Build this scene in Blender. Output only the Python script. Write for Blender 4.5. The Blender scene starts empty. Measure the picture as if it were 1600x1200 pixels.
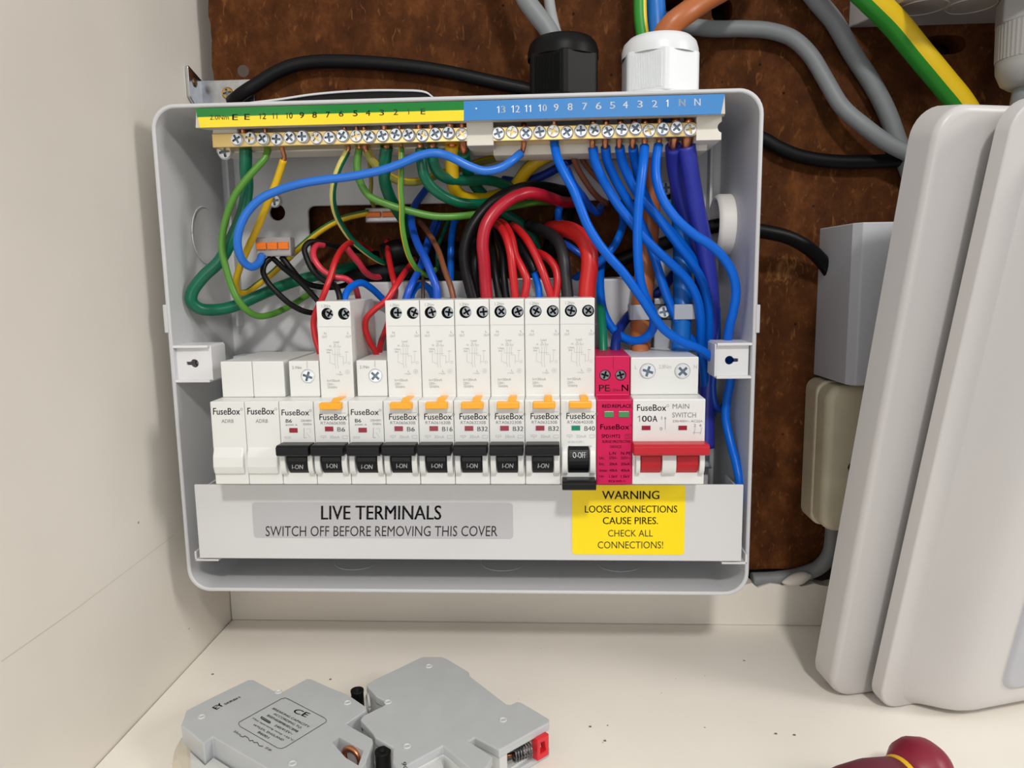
import bpy, bmesh, math, random
from mathutils import Vector, Matrix
from mathutils.geometry import tessellate_polygon
random.seed(7)
sc = bpy.context.scene
COL = sc.collection

# ------------------------------------------------------------------ camera
CAM = Vector((0.0, -0.47256, 0.22749))
PITCH, YAW, ROLL, FPX = 0.142896, 0.054087, -0.01469, 1150.0
def cam_axes():
    cy, sy = math.cos(YAW), math.sin(YAW)
    fw = Vector((-sy*math.cos(PITCH), cy*math.cos(PITCH), -math.sin(PITCH)))
    rt = Vector((cy, sy, 0)); up = rt.cross(fw)
    c, s = math.cos(ROLL), math.sin(ROLL)
    return c*rt + s*up, -s*rt + c*up, fw
RT, UP, FW = cam_axes()
cd = bpy.data.cameras.new('camera'); cam = bpy.data.objects.new('camera', cd); COL.objects.link(cam)
cd.sensor_width = 36; cd.lens = 36*FPX/1600; cd.clip_start = 0.01; cd.clip_end = 50
cam.matrix_world = Matrix(((RT.x, UP.x, -FW.x, CAM.x), (RT.y, UP.y, -FW.y, CAM.y), (RT.z, UP.z, -FW.z, CAM.z), (0, 0, 0, 1)))
sc.camera = cam
# ------------------------------------------------------------------ view, world, lamps
sc.view_settings.view_transform = 'Standard'
sc.view_settings.look = 'None'
sc.view_settings.gamma = 1.0
sc.view_settings.exposure = 0.0
sc.view_settings.use_curve_mapping = False
WORLD_STRENGTH = 0.62
w = bpy.data.worlds.new('kitchen'); sc.world = w; w.use_nodes = True
wn = w.node_tree; bg = wn.nodes['Background']
g_ = wn.nodes.new('ShaderNodeTexCoord'); sx = wn.nodes.new('ShaderNodeSeparateXYZ'); wn.links.new(g_.outputs['Generated'], sx.inputs[0])
wr = wn.nodes.new('ShaderNodeValToRGB'); e_ = wr.color_ramp.elements
e_[0].position = 0.0; e_[0].color = (.48, .465, .44, 1); e_[1].position = 1.0; e_[1].color = (.95, .95, .93, 1)
for p_, v_ in ((.40, .50), (.56, .53), (.72, .68)): e_.new(p_).color = (v_, v_, v_*1.02, 1)
mr_ = wn.nodes.new('ShaderNodeMapRange'); mr_.inputs[1].default_value = -1; wn.links.new(sx.outputs[2], mr_.inputs[0]); wn.links.new(mr_.outputs[0], wr.inputs[0])
wn.links.new(wr.outputs[0], bg.inputs[0]); bg.inputs[1].default_value = WORLD_STRENGTH
def area(name, loc, target, size, energy, col, shape='DISK'):
    ld = bpy.data.lights.new(name, 'AREA'); ld.shape = shape; ld.size = size; ld.energy = energy; ld.color = col
    o = bpy.data.objects.new(name, ld); COL.objects.link(o); o.location = loc
    o.rotation_euler = (Vector(target)-Vector(loc)).to_track_quat('-Z', 'Y').to_euler()
    return o
area('ceiling_lamp', (0.13, -1.06, 0.92), (-0.05, -0.05, 0.18), 0.10, 6.4, (1.0, 0.97, 0.92))
area('front_fill', (-0.25, -1.7, 0.22), (-0.02, 0, 0.16), 0.9, 4.5, (1.0, 0.985, 0.955))  # soft fill added behind the camera, no actual window
area('side_lamp', (1.30, -0.62, 0.80), (-0.1, -0.1, 0.1), 0.40, 7.5, (1.0, 0.965, 0.91))

# ------------------------------------------------------------------ pixel -> place on a plane
def ray(px, py): return FW + RT*((px-800)/FPX) - UP*((py-600)/FPX)
def at(px, py, Y):
    d = ray(px, py); return CAM + d*((Y-CAM.y)/d.y)
def atz(px, py, Z):
    d = ray(px, py); return CAM + d*((Z-CAM.z)/d.z)
def atx(px, py, X):
    d = ray(px, py); return CAM + d*((X-CAM.x)/d.x)
def atp(px, py, p0, n):
    d = ray(px, py); return CAM + d*((p0-CAM).dot(n)/d.dot(n))
def plY(Y): return lambda px, py: at(px, py, Y)
def plZ(Z): return lambda px, py: atz(px, py, Z)

# ------------------------------------------------------------------ materials
def lin(c): return tuple(((v/255)/12.92 if v/255 <= 0.04045 else ((v/255+0.055)/1.055)**2.4) for v in c)+(1,)
MATS = {}
def mat(name, rgb, rough=0.45, metal=0.0, spec=0.5, var=0.0, vscale=60, bump=0.0, bscale=400, trans=0.0, coat=0.0):
    if name in MATS: return MATS[name]
    m = bpy.data.materials.new(name); m.use_nodes = True; nt = m.node_tree; b = nt.nodes['Principled BSDF']
    b.inputs['Base Color'].default_value = lin(rgb); b.inputs['Roughness'].default_value = rough
    b.inputs['Metallic'].default_value = metal; b.inputs['Specular IOR Level'].default_value = spec
    if trans: b.inputs['Transmission Weight'].default_value = trans
    if coat: b.inputs['Coat Weight'].default_value = coat; b.inputs['Coat Roughness'].default_value = 0.1
    if var or bump:
        tc = nt.nodes.new('ShaderNodeTexCoord')
    if var:
        nz = nt.nodes.new('ShaderNodeTexNoise'); nz.inputs['Scale'].default_value = vscale; nz.inputs['Detail'].default_value = 5
        nt.links.new(tc.outputs['Object'], nz.inputs['Vector'])
        mr = nt.nodes.new('ShaderNodeMapRange'); mr.inputs[1].default_value = .25; mr.inputs[2].default_value = .75
        mr.inputs[3].default_value = 1-var; mr.inputs[4].default_value = 1+var*0.6
        hs = nt.nodes.new('ShaderNodeHueSaturation'); hs.inputs['Color'].default_value = lin(rgb)
        nt.links.new(nz.outputs[0], mr.inputs[0]); nt.links.new(mr.outputs[0], hs.inputs['Value'])
        nt.links.new(hs.outputs[0], b.inputs['Base Color'])
    if bump:
        n2 = nt.nodes.new('ShaderNodeTexNoise'); n2.inputs['Scale'].default_value = bscale; n2.inputs['Detail'].default_value = 3
        nt.links.new(tc.outputs['Object'], n2.inputs['Vector'])
        bp = nt.nodes.new('ShaderNodeBump'); bp.inputs['Strength'].default_value = bump; bp.inputs['Distance'].default_value = 0.0006
        nt.links.new(n2.outputs[0], bp.inputs['Height']); nt.links.new(bp.outputs[0], b.inputs['Normal'])
    MATS[name] = m; return m

M_CASE = mat('enclosure plastic', (201, 202, 204), 0.42, bump=.06, bscale=900)
M_COVER = mat('cover plastic', (212, 212, 213), 0.40, bump=.05, bscale=900)
M_MOD = mat('module plastic', (226, 227, 224), 0.38)
M_LID = mat('lid plastic', (200, 197, 195), 0.38, bump=.04, bscale=900)
M_CREAM = mat('terminal holder plastic', (226, 222, 210), 0.45)
M_BRASS = mat('brass', (232, 205, 140), 0.30, metal=1.0)
M_ZINC = mat('zinc', (205, 208, 212), 0.22, metal=1.0, var=.15, vscale=300)
M_DZINC = mat('dark zinc', (120, 122, 125), 0.30, metal=1.0)
M_SLOT_SHADE = mat('screw slot shade', (120, 132, 146), 0.4, metal=.8)
M_YZINC = mat('yellow zinc', (200, 165, 95), 0.30, metal=1.0)
M_COPPER = mat('copper', (214, 140, 100), 0.32, metal=1.0)
M_BLACK = mat('black plastic', (10, 10, 11), 0.45, spec=.18)
M_TOGGLE = mat('black toggle plastic', (14, 15, 18), 0.36, spec=.3)
M_RECESS_SHADE = mat('recess shade', (22, 20, 18), 0.8)
M_PRINT = mat('grey print', (128, 128, 130), 0.6)
M_PRINTD = mat('dark print', (62, 62, 64), 0.6)
M_PRINTL = mat('pale print', (186, 187, 187), 0.6)
M_PRINTM = mat('mid print', (158, 158, 158), 0.6)
M_INK = mat('black ink', (26, 24, 26), 0.6)
M_WHITEINK = mat('white ink', (236, 238, 240), 0.6)
M_ORANGE = mat('amber plastic', (250, 172, 22), 0.35)
M_WINRED = mat('red window', (150, 28, 52), 0.2)
M_WINGRN = mat('green window', (0, 128, 100), 0.2)
M_SPDGRN = mat('green status window', (74, 138, 84), 0.2)
M_PINK = mat('magenta plastic', (204, 16, 82), 0.42, spec=.3)
M_PINKINK = mat('magenta print', (58, 4, 26), 0.6)
M_RED = mat('red toggle plastic', (190, 36, 46), 0.38, spec=.35)
M_STK = mat('silver sticker', (186, 186, 189), 0.35)
M_YSTK = mat('yellow sticker', (255, 225, 0), 0.35)
M_LGRN = mat('green strip', (22, 122, 48), 0.16, bump=.12, bscale=250)
M_LYEL = mat('yellow strip', (240, 216, 48), 0.16, bump=.12, bscale=250)
M_LBLU = mat('blue strip', (58, 128, 194), 0.45, spec=.2)
M_BLUE = mat('blue insulation', (0, 100, 212), 0.35, spec=.28)
M_BLUED = mat('deep blue insulation', (18, 80, 190), 0.35)
M_INDIGO = mat('indigo insulation', (48, 58, 168), 0.40)
M_BLUET = mat('tail blue insulation', (14, 104, 190), 0.38)
M_NAVY = mat('navy insulation', (16, 44, 130), 0.4)
M_GRN = mat('dark green insulation', (2, 100, 72), 0.32)
M_LGREEN = mat('light green insulation', (82, 138, 48), 0.36)
M_YELLOW = mat('yellow insulation', (224, 182, 22), 0.36)
M_PALEY = mat('pale yellow insulation', (226, 214, 120), 0.36)
M_OLIVE = mat('olive insulation', (142, 138, 58), 0.4)
M_WRED = mat('red insulation', (196, 30, 36), 0.33)
M_WRED2 = mat('crimson insulation', (176, 24, 44), 0.33)
M_WBLK = mat('black insulation', (14, 14, 16), 0.4, spec=.25)
M_BROWN = mat('brown insulation', (136, 82, 54), 0.40)
M_TBROWN = mat('tail brown insulation', (172, 98, 52), 0.40)
M_GREYC = mat('grey sheath', (124, 128, 130), 0.5, bump=.1, bscale=300)
M_BLKC = mat('black sheath', (10, 10, 12), 0.45, spec=.2)
M_GREENC = mat('earth green', (40, 140, 40), 0.4)
M_EYEL = mat('earth yellow', (238, 200, 30), 0.4)
M_GLANDW = mat('white gland', (226, 229, 231), 0.38)
M_GLANDG = mat('grey gland', (168, 166, 164), 0.45)
M_GBOX = mat('grey box plastic', (196, 198, 203), 0.42)
M_TBOX = mat('grey trunking plastic', (170, 164, 164), 0.45)
M_BEIGE = mat('aged beige plastic', (214, 204, 176), 0.45, var=.12, vscale=50)
M_OLD = mat('old breaker plastic', (186, 189, 191), 0.42, var=.05, vscale=80, bump=.05, bscale=900)
M_IVORY = mat('ivory moulding', (205, 206, 204), 0.45)
M_CLIPRED = mat('red clip', (212, 36, 44), 0.35)
M_MAROON = mat('maroon grip', (132, 22, 46), 0.42)
M_LEVER = mat('orange lever', (240, 122, 30), 0.35)
M_CLEAR = mat('clear housing', (205, 200, 200), 0.15, trans=.55)
M_RIMW = mat('white nylon', (228, 224, 218), 0.5)

def cabinet_mat(name, rgb, seam=None):
    m = bpy.data.materials.new(name); m.use_nodes = True; nt = m.node_tree; b = nt.nodes['Principled BSDF']
    b.inputs['Roughness'].default_value = 0.5; b.inputs['Specular IOR Level'].default_value = 0.35
    g = nt.nodes.new('ShaderNodeNewGeometry')
    n1 = nt.nodes.new('ShaderNodeTexNoise'); n1.inputs['Scale'].default_value = 14; n1.inputs['Detail'].default_value = 4
    nt.links.new(g.outputs['Position'], n1.inputs['Vector'])
    r1 = nt.nodes.new('ShaderNodeValToRGB'); c = lin(rgb)
    r1.color_ramp.elements[0].color = tuple(v*.95 for v in c[:3])+(1,); r1.color_ramp.elements[0].position = .3
    r1.color_ramp.elements[1].color = c; r1.color_ramp.elements[1].position = .7
    nt.links.new(n1.outputs[0], r1.inputs[0])
    # sparse dirt specks
    vo = nt.nodes.new('ShaderNodeTexVoronoi'); vo.inputs['Scale'].default_value = 38
    nt.links.new(g.outputs['Position'], vo.inputs['Vector'])
    n3 = nt.nodes.new('ShaderNodeTexNoise'); n3.inputs['Scale'].default_value = 21
    nt.links.new(g.outputs['Position'], n3.inputs['Vector'])
    th = nt.nodes.new('ShaderNodeMapRange'); th.inputs[1].default_value = .52; th.inputs[2].default_value = .75
    th.inputs[3].default_value = 0.0; th.inputs[4].default_value = 0.055; nt.links.new(n3.outputs[0], th.inputs[0])
    lt = nt.nodes.new('ShaderNodeMath'); lt.operation = 'LESS_THAN'
    nt.links.new(vo.outputs['Distance'], lt.inputs[0]); nt.links.new(th.outputs[0], lt.inputs[1])
    mx = nt.nodes.new('ShaderNodeMix'); mx.data_type = 'RGBA'; mx.inputs[7].default_value = lin((150, 132, 112))
    nt.links.new(lt.outputs[0], mx.inputs[0]); nt.links.new(r1.outputs[0], mx.inputs[6])
    nt.links.new(mx.outputs[2], b.inputs['Base Color'])
    return m
M_CAB = cabinet_mat('cream cabinet board', (230, 224, 214))
M_SHELF = cabinet_mat('cream shelf board', (246, 240, 230))

def chipboard():
    m = bpy.data.materials.new('brown chipboard'); m.use_nodes = True; nt = m.node_tree; b = nt.nodes['Principled BSDF']
    N = nt.nodes.new; L = nt.links.new
    b.inputs['Roughness'].default_value = .75; b.inputs['Specular IOR Level'].default_value = .1
    g = N('ShaderNodeNewGeometry')
    mp = N('ShaderNodeMapping'); mp.inputs['Scale'].default_value = (1, 1, .8); L(g.outputs['Position'], mp.inputs[0])
    n1 = N('ShaderNodeTexNoise'); n1.inputs['Scale'].default_value = 55; n1.inputs['Detail'].default_value = 9; n1.inputs['Roughness'].default_value = .72
    L(mp.outputs[0], n1.inputs['Vector'])
    r = N('ShaderNodeValToRGB'); e = r.color_ramp.elements
    e[0].position = .28; e[0].color = lin((46, 23, 9)); e[1].position = .74; e[1].color = lin((112, 66, 32))
    k = e.new(.5); k.color = lin((76, 42, 18)); L(n1.outputs[0], r.inputs[0])
    # pale wood chips
    mp2 = N('ShaderNodeMapping'); mp2.inputs['Scale'].default_value = (1, 1, .45); mp2.inputs['Rotation'].default_value = (0, .5, 0); L(g.outputs['Position'], mp2.inputs[0])
    n2 = N('ShaderNodeTexNoise'); n2.inputs['Scale'].default_value = 260; n2.inputs['Detail'].default_value = 4; n2.inputs['Distortion'].default_value = 1.2
    L(mp2.outputs[0], n2.inputs['Vector'])
    c2 = N('ShaderNodeMapRange'); c2.inputs[1].default_value = .60; c2.inputs[2].default_value = .72; L(n2.outputs[0], c2.inputs[0])
    m2 = N('ShaderNodeMath'); m2.operation = 'MULTIPLY'; m2.inputs[1].default_value = .6; L(c2.outputs[0], m2.inputs[0])
    mx = N('ShaderNodeMix'); mx.data_type = 'RGBA'; mx.inputs[7].default_value = lin((128, 82, 44)); L(m2.outputs[0], mx.inputs[0]); L(r.outputs[0], mx.inputs[6])
    # dark pits
    v = N('ShaderNodeTexVoronoi'); v.inputs['Scale'].default_value = 75; v.inputs['Randomness'].default_value = 1.0; L(g.outputs['Position'], v.inputs['Vector'])
    c3 = N('ShaderNodeMapRange'); c3.inputs[1].default_value = .03; c3.inputs[2].default_value = .085; L(v.outputs['Distance'], c3.inputs[0])
    m3 = N('ShaderNodeMix'); m3.data_type = 'RGBA'; m3.inputs[6].default_value = lin((26, 13, 7)); L(c3.outputs[0], m3.inputs[0]); L(mx.outputs[2], m3.inputs[7])
    cur = m3.outputs[2]
    for (px, py, rad, col) in ((1224, 424, .012, (158, 112, 66)), (1475, 70, .014, (110, 70, 38)), (1150, 30, .008, (104, 68, 38))):
        c = at(px, py, 0); vd = N('ShaderNodeVectorMath'); vd.operation = 'DISTANCE'; vd.inputs[1].default_value = (c.x, 0, c.z); L(g.outputs['Position'], vd.inputs[0])
        mm = N('ShaderNodeMath'); mm.operation = 'MULTIPLY_ADD'; mm.inputs[1].default_value = .05; L(n2.outputs[0], mm.inputs[0]); L(vd.outputs['Value'], mm.inputs[2])
        m4 = N('ShaderNodeMapRange'); m4.inputs[1].default_value = rad+.004; m4.inputs[2].default_value = rad+.022; m4.inputs[3].default_value = .75; m4.inputs[4].default_value = 0; L(mm.outputs[0], m4.inputs[0])
        x_ = N('ShaderNodeMix'); x_.data_type = 'RGBA'; x_.inputs[7].default_value = lin(col); L(m4.outputs[0], x_.inputs[0]); L(cur, x_.inputs[6]); cur = x_.outputs[2]
    L(cur, b.inputs['Base Color'])
    bp = N('ShaderNodeBump'); bp.inputs['Strength'].default_value = .35; bp.inputs['Distance'].default_value = .001; L(n2.outputs[0], bp.inputs['Height']); L(bp.outputs[0], b.inputs['Normal'])
    return m
M_BOARD = chipboard()

# ------------------------------------------------------------------ object helpers
def origin_of(o):
    p = Vector((0, 0, 0))
    while o is not None: p += o.location; o = o.parent
    return p
def link_mesh(name, me, mats, parent=None, bevel=0.0, seg=2):
    o = bpy.data.objects.new(name, me); COL.objects.link(o)
    for m in (mats if isinstance(mats, (list, tuple)) else [mats]): me.materials.append(m)
    if parent is not None: o.parent = parent
    if bevel:
        md = o.modifiers.new('edge', 'BEVEL'); md.width = bevel; md.segments = seg; md.limit_method = 'ANGLE'; md.angle_limit = math.radians(32)
    return o
def obj(name, bm, mats, parent=None, bevel=0.0, seg=2, origin=None, smooth=None, autosmooth=None):
    """world-space bmesh -> one mesh object (its own origin at `origin` when it is top-level)"""
    off = origin_of(parent) if parent is not None else (Vector(origin) if origin is not None else Vector((0, 0, 0)))
    if off.length: bmesh.ops.translate(bm, vec=-off, verts=bm.verts)
    bmesh.ops.recalc_face_normals(bm, faces=bm.faces)
    if smooth is not None:
        for f in bm.faces: f.smooth = smooth
    if autosmooth:
        for f in bm.faces: f.smooth = True
        for e in bm.edges:
            if len(e.link_faces) == 2 and e.calc_face_angle(0) > math.radians(autosmooth): e.smooth = False
    me = bpy.data.meshes.new(name); bm.to_mesh(me); bm.free()
    o = link_mesh(name, me, mats, parent, bevel, seg)
    if parent is None: o.location = off
    return o
def tag(o, label=None, cat=None, group=None, kind=None):
    if label: o['label'] = label
    if cat: o['category'] = cat
    if group: o['group'] = group
    if kind: o['kind'] = kind
    return o
def thing(name, loc, label, cat, group=None):
    o = bpy.data.objects.new(name, None); COL.objects.link(o); o.location = loc; o.empty_display_size = .01
    return tag(o, label, cat, group)
def B(): return bmesh.new()
def box(bm, x0, x1, y0, y1, z0, z1, mi=0):
    vs = [bm.verts.new(p) for p in ((x0,y0,z0),(x1,y0,z0),(x1,y1,z0),(x0,y1,z0),(x0,y0,z1),(x1,y0,z1),(x1,y1,z1),(x0,y1,z1))]
    for q in ((0,1,2,3),(4,5,6,7),(0,1,5,4),(1,2,6,5),(2,3,7,6),(3,0,4,7)):
        f = bm.faces.new([vs[i] for i in q]); f.material_index = mi
    return vs
def prism(bm, pts, vec, mi=0):
    """polygon (list of 3D points) extruded along vec, closed"""
    vec = Vector(vec); a = [bm.verts.new(p) for p in pts]; b = [bm.verts.new(Vector(p)+vec) for p in pts]; n = len(pts)
    fs = [bm.faces.new(a), bm.faces.new(b[::-1])]
    for i in range(n): fs.append(bm.faces.new((a[i], a[(i+1) % n], b[(i+1) % n], b[i])))
    for f in fs: f.material_index = mi
    return fs
def frame_for(d):
    d = Vector(d).normalized(); r = Vector((0, -1, 0))
    if abs(d.dot(r)) > .92: r = Vector((1, 0, 0))
    n = (r - d*r.dot(d)).normalized(); return n, d.cross(n)
def cyl(bm, p0, p1, r0, r1=None, n=20, cap=True, mi=0):
    p0, p1 = Vector(p0), Vector(p1); r1 = r0 if r1 is None else r1; u, v = frame_for(p1-p0)
    A = [bm.verts.new(p0+(u*math.cos(t)+v*math.sin(t))*r0) for t in [2*math.pi*i/n for i in range(n)]]
    C = [bm.verts.new(p1+(u*math.cos(t)+v*math.sin(t))*r1) for t in [2*math.pi*i/n for i in range(n)]]
    for i in range(n):
        f = bm.faces.new((A[i], A[(i+1) % n], C[(i+1) % n], C[i])); f.material_index = mi; f.smooth = True
    if cap:
        for f in (bm.faces.new(A[::-1]), bm.faces.new(C)): f.material_index = mi
def lathe(bm, p0, axis, prof, n=32, mi=None, cap=True):
    """prof: list of (distance along axis, radius)"""
    p0 = Vector(p0); ax = Vector(axis).normalized(); u, v = frame_for(ax); rings = []
    for (d, r) in prof:
        rings.append([bm.verts.new(p0+ax*d+(u*math.cos(2*math.pi*i/n)+v*math.sin(2*math.pi*i/n))*max(r, 1e-5)) for i in range(n)])
    for k in range(len(rings)-1):
        for i in range(n):
            f = bm.faces.new((rings[k][i], rings[k][(i+1) % n], rings[k+1][(i+1) % n], rings[k+1][i])); f.smooth = True
            if mi: f.material_index = mi[k]
    if cap:
        f = bm.faces.new(rings[0][::-1]); f.material_index = mi[0] if mi else 0
        f = bm.faces.new(rings[-1]); f.material_index = mi[-1] if mi else 0
def rrect(x0, x1, z0, z1, r, n=6):
    pts = []
    for cx, cz, a0 in ((x1-r, z1-r, 0), (x0+r, z1-r, 90), (x0+r, z0+r, 180), (x1-r, z0+r, 270)):
        for i in range(n+1):
            t = math.radians(a0+90*i/n); pts.append((cx+r*math.cos(t), cz+r*math.sin(t)))
    return pts
def tris(bm, vs, mi=0):
    out = []
    for t in tessellate_polygon([[v.co for v in vs]]):
        try:
            f = bm.faces.new([vs[i] for i in t]); f.material_index = mi; out.append(f)
        except ValueError: pass
    return out
def cut(bm, cutter):
    """boolean difference of two bmeshes -> new bmesh"""
    bmesh.ops.recalc_face_normals(bm, faces=bm.faces); bmesh.ops.recalc_face_normals(cutter, faces=cutter.faces)
    ma = bpy.data.meshes.new('a'); bm.to_mesh(ma); bm.free(); mb = bpy.data.meshes.new('b'); cutter.to_mesh(mb); cutter.free()
    oa = bpy.data.objects.new('a', ma); ob = bpy.data.objects.new('b', mb); COL.objects.link(oa); COL.objects.link(ob)
    md = oa.modifiers.new('c', 'BOOLEAN'); md.operation = 'DIFFERENCE'; md.solver = 'EXACT'; md.object = ob
    dg = bpy.context.evaluated_depsgraph_get(); dg.update()
    me = bpy.data.meshes.new_from_object(oa.evaluated_get(dg), depsgraph=dg)
    out = bmesh.new(); out.from_mesh(me)
    for o in (oa, ob): bpy.data.objects.remove(o)
    for m in (ma, mb, me): bpy.data.meshes.remove(m)
    return out
def catmull(P, per=7):
    P = [Vector(p) for p in P]; Q = [P[0]*2-P[1]]+P+[P[-1]*2-P[-2]]; out = []
    for i in range(1, len(Q)-2):
        p0, p1, p2, p3 = Q[i-1:i+3]
        t0 = 0; t1 = t0+max((p1-p0).length, 1e-6)**.5; t2 = t1+max((p2-p1).length, 1e-6)**.5; t3 = t2+max((p3-p2).length, 1e-6)**.5
        for k in range(per):
            t = t1+(t2-t1)*k/per
            A1 = p0*((t1-t)/(t1-t0))+p1*((t-t0)/(t1-t0)); A2 = p1*((t2-t)/(t2-t1))+p2*((t-t1)/(t2-t1)); A3 = p2*((t3-t)/(t3-t2))+p3*((t-t2)/(t3-t2))
            B1 = A1*((t2-t)/(t2-t0))+A2*((t-t0)/(t2-t0)); B2 = A2*((t3-t)/(t3-t1))+A3*((t-t1)/(t3-t1))
            out.append(B1*((t2-t)/(t2-t1))+B2*((t-t1)/(t2-t1)))
    out.append(P[-1]); return out
def tube(bm, P, r, n=14, stripe=None, mi=0, per=7, twist=0.0, raw=False):
    """tube along points; stripe=(start angle, end angle, material index) in degrees, 0 faces the front"""
    C = P if raw else catmull(P, per); N = len(C)
    T = [(C[min(i+1, N-1)]-C[max(i-1, 0)]).normalized() for i in range(N)]
    u, v = frame_for(T[0]); rings = []
    for i in range(N):
        if i:
            u = (u-T[i]*u.dot(T[i])).normalized(); v = T[i].cross(u)
        rr = r(i/(N-1)) if callable(r) else r
        rings.append([bm.verts.new(C[i]+(u*math.cos(a)+v*math.sin(a))*rr) for a in [2*math.pi*k/n+twist*i/N for k in range(n)]])
    for i in range(N-1):
        for k in range(n):
            f = bm.faces.new((rings[i][k], rings[i][(k+1) % n], rings[i+1][(k+1) % n], rings[i+1][k])); f.smooth = True; f.material_index = mi
            if stripe:
                a = (360*(k+.5)/n) % 360; s, e = stripe[0] % 360, stripe[1] % 360
                if (s <= a < e) if s < e else (a >= s or a < e): f.material_index = stripe[2]
    for f in (bm.faces.new(rings[0][::-1]), bm.faces.new(rings[-1])): f.material_index = mi
# ------------------------------------------------------------------ lettering
GL = {}
def glyphs(s, bold=0.0):
    k = (s, bold)
    if k not in GL:
        cu = bpy.data.curves.new('t', 'FONT'); cu.body = s; cu.size = 1; cu.resolution_u = 3; cu.offset = bold; cu.fill_mode = 'FRONT'
        o = bpy.data.objects.new('t', cu); COL.objects.link(o); dg = bpy.context.evaluated_depsgraph_get(); dg.update()
        me = bpy.data.meshes.new_from_object(o.evaluated_get(dg), depsgraph=dg)
        V = [v.co.copy() for v in me.vertices]; F = [tuple(p.vertices) for p in me.polygons]
        bpy.data.objects.remove(o); bpy.data.curves.remove(cu); bpy.data.meshes.remove(me)
        x0 = min(v.x for v in V); x1 = max(v.x for v in V); y0 = min(v.y for v in V); y1 = max(v.y for v in V)
        GL[k] = ([((v.x-x0)/max(x1-x0, 1e-6), (v.y-y0)/max(y1-y0, 1e-6)) for v in V], F)
    return GL[k]
def text3(bm, s, a, b, c, mi=0, bold=0.0):
    """lettering filling the parallelogram: a = lower left, b = lower right, c = upper left (3D points); bold thickens the strokes"""
    V, F = glyphs(s); h = (c-a).length; d = (b-a).normalized()*(bold*h*2.2)
    for k in ((0,) if not bold else (-.5, 0, .5)):
        vs = [bm.verts.new(a+(b-a)*x+(c-a)*y+d*k) for x, y in V]
        for f in F:
            try: bm.faces.new([vs[i] for i in f]).material_index = mi
            except ValueError: pass
class Print:
    def __init__(self, S, dx=0.0): self.bm = B(); self.S0 = S; self.dx = Vector((dx, 0, 0))
    def S(self, x, y): return self.S0(x, y)+self.dx
    def t(self, s, x0, y0, x1, y1, mi=0, bold=0.0): text3(self.bm, s, self.S(x0, y1), self.S(x1, y1), self.S(x0, y0), mi, bold)
    def num(self, s, x0, y0, x1, y1, mi=0, bold=0.0):
        # figures drawn one by one, the figure one with its flag
        n = len(s); g = (x1-x0)*.10/max(n-1, 1) if n > 1 else 0; w = (x1-x0-g*(n-1))/n
        if s == '1': x0 -= w*.4; w *= 1.6
        h = y1-y0; st = .13*h
        for k, ch in enumerate(s):
            a = x0+k*(w+g); f = y0
            if ch == '1': self.line([(a+w*.62, f+h), (a+w*.62, f)], st, mi); self.line([(a+w*.66, f+st*.3), (a+w*.16, f+h*.27)], st*.85, mi)
            else: self.t(ch, a, f, a+w, f+h, mi, bold)
    def rect(self, x0, y0, x1, y1, mi=0):
        f = self.bm.faces.new([self.bm.verts.new(self.S(*p)) for p in ((x0, y1), (x1, y1), (x1, y0), (x0, y0))]); f.material_index = mi
    def line(self, pts, w=.5, mi=0):
        for (ax, ay), (bx, by) in zip(pts, pts[1:]):
            d = math.hypot(bx-ax, by-ay) or 1; nx, ny = -(by-ay)/d*w/2, (bx-ax)/d*w/2
            f = self.bm.faces.new([self.bm.verts.new(self.S(*p)) for p in ((ax+nx, ay+ny), (ax-nx, ay-ny), (bx-nx, by-ny), (bx+nx, by+ny))]); f.material_index = mi
    def ring(self, cx, cy, r, w=.5, mi=0, n=20, asp=1.0):
        self.line([(cx+r*math.cos(2*math.pi*i/n), cy+asp*r*math.sin(2*math.pi*i/n)) for i in range(n+1)], w, mi)
    def done(self, name, mats, parent, **k):
        o = obj(name, self.bm, mats, parent, **k); return o
def sheet(bm, pts, mi=0):
    f = bm.faces.new([bm.verts.new(p) for p in pts]); f.material_index = mi

# screw heads with a real cross slot, shared meshes, axis along -Y, centre of the base at the origin
def screw_mesh(r, h, mat_, ww=.17, slot=None):
    a = B(); lathe(a, (0, 0, 0), (0, -1, 0), [(0, r*.96), (h*.55, r), (h, r*.82)], 22)
    for f in a.faces: f.smooth = False
    q, g = r*.70, r*ww; pts = []
    for k in range(4):
        t = .5+k*math.pi/2; d = Vector((math.cos(t), 0, math.sin(t))); e = Vector((-d.z, 0, d.x))
        pts += [d*q-e*g, d*q+e*g, d*g+e*g]
    c = B(); prism(c, [p+Vector((0, -h*.4, 0)) for p in pts], (0, -h, 0)); a = cut(a, c)
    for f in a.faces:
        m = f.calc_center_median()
        if m.y > -h*.99 and all(math.hypot(v.co.x, v.co.z) < r*.78 and v.co.y < -h*.3 for v in f.verts): f.material_index = 1  # slot faces take a darker metal, their shade put into the colour
    me = bpy.data.meshes.new('screw'); bmesh.ops.recalc_face_normals(a, faces=a.faces); a.to_mesh(me); a.free(); me.materials.append(mat_); mat_ = slot or M_SLOT_SHADE
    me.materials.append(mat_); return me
def put_screw(name, me, p, parent, rot=0.0, tilt=0.0, label=None):
    o = bpy.data.objects.new(name, me); COL.objects.link(o); o.parent = parent
    o.location = Vector(p)-(origin_of(parent) if parent is not None else Vector((0, 0, 0))); o.rotation_euler = (tilt, rot, 0)
    if label: o['label'] = label
    return o
M_BRIGHT = mat('bright screw zinc', (232, 236, 240), .34, metal=.55)
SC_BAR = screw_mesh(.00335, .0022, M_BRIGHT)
SC_TERM = screw_mesh(.0029, .0022, mat('shaded screw zinc', (134, 138, 142), .3, metal=.9), slot=M_RECESS_SHADE)  # screws down the holes: shade put into a darker zinc and slot
SC_MCB = screw_mesh(.0037, .0020, M_BRIGHT)
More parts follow.
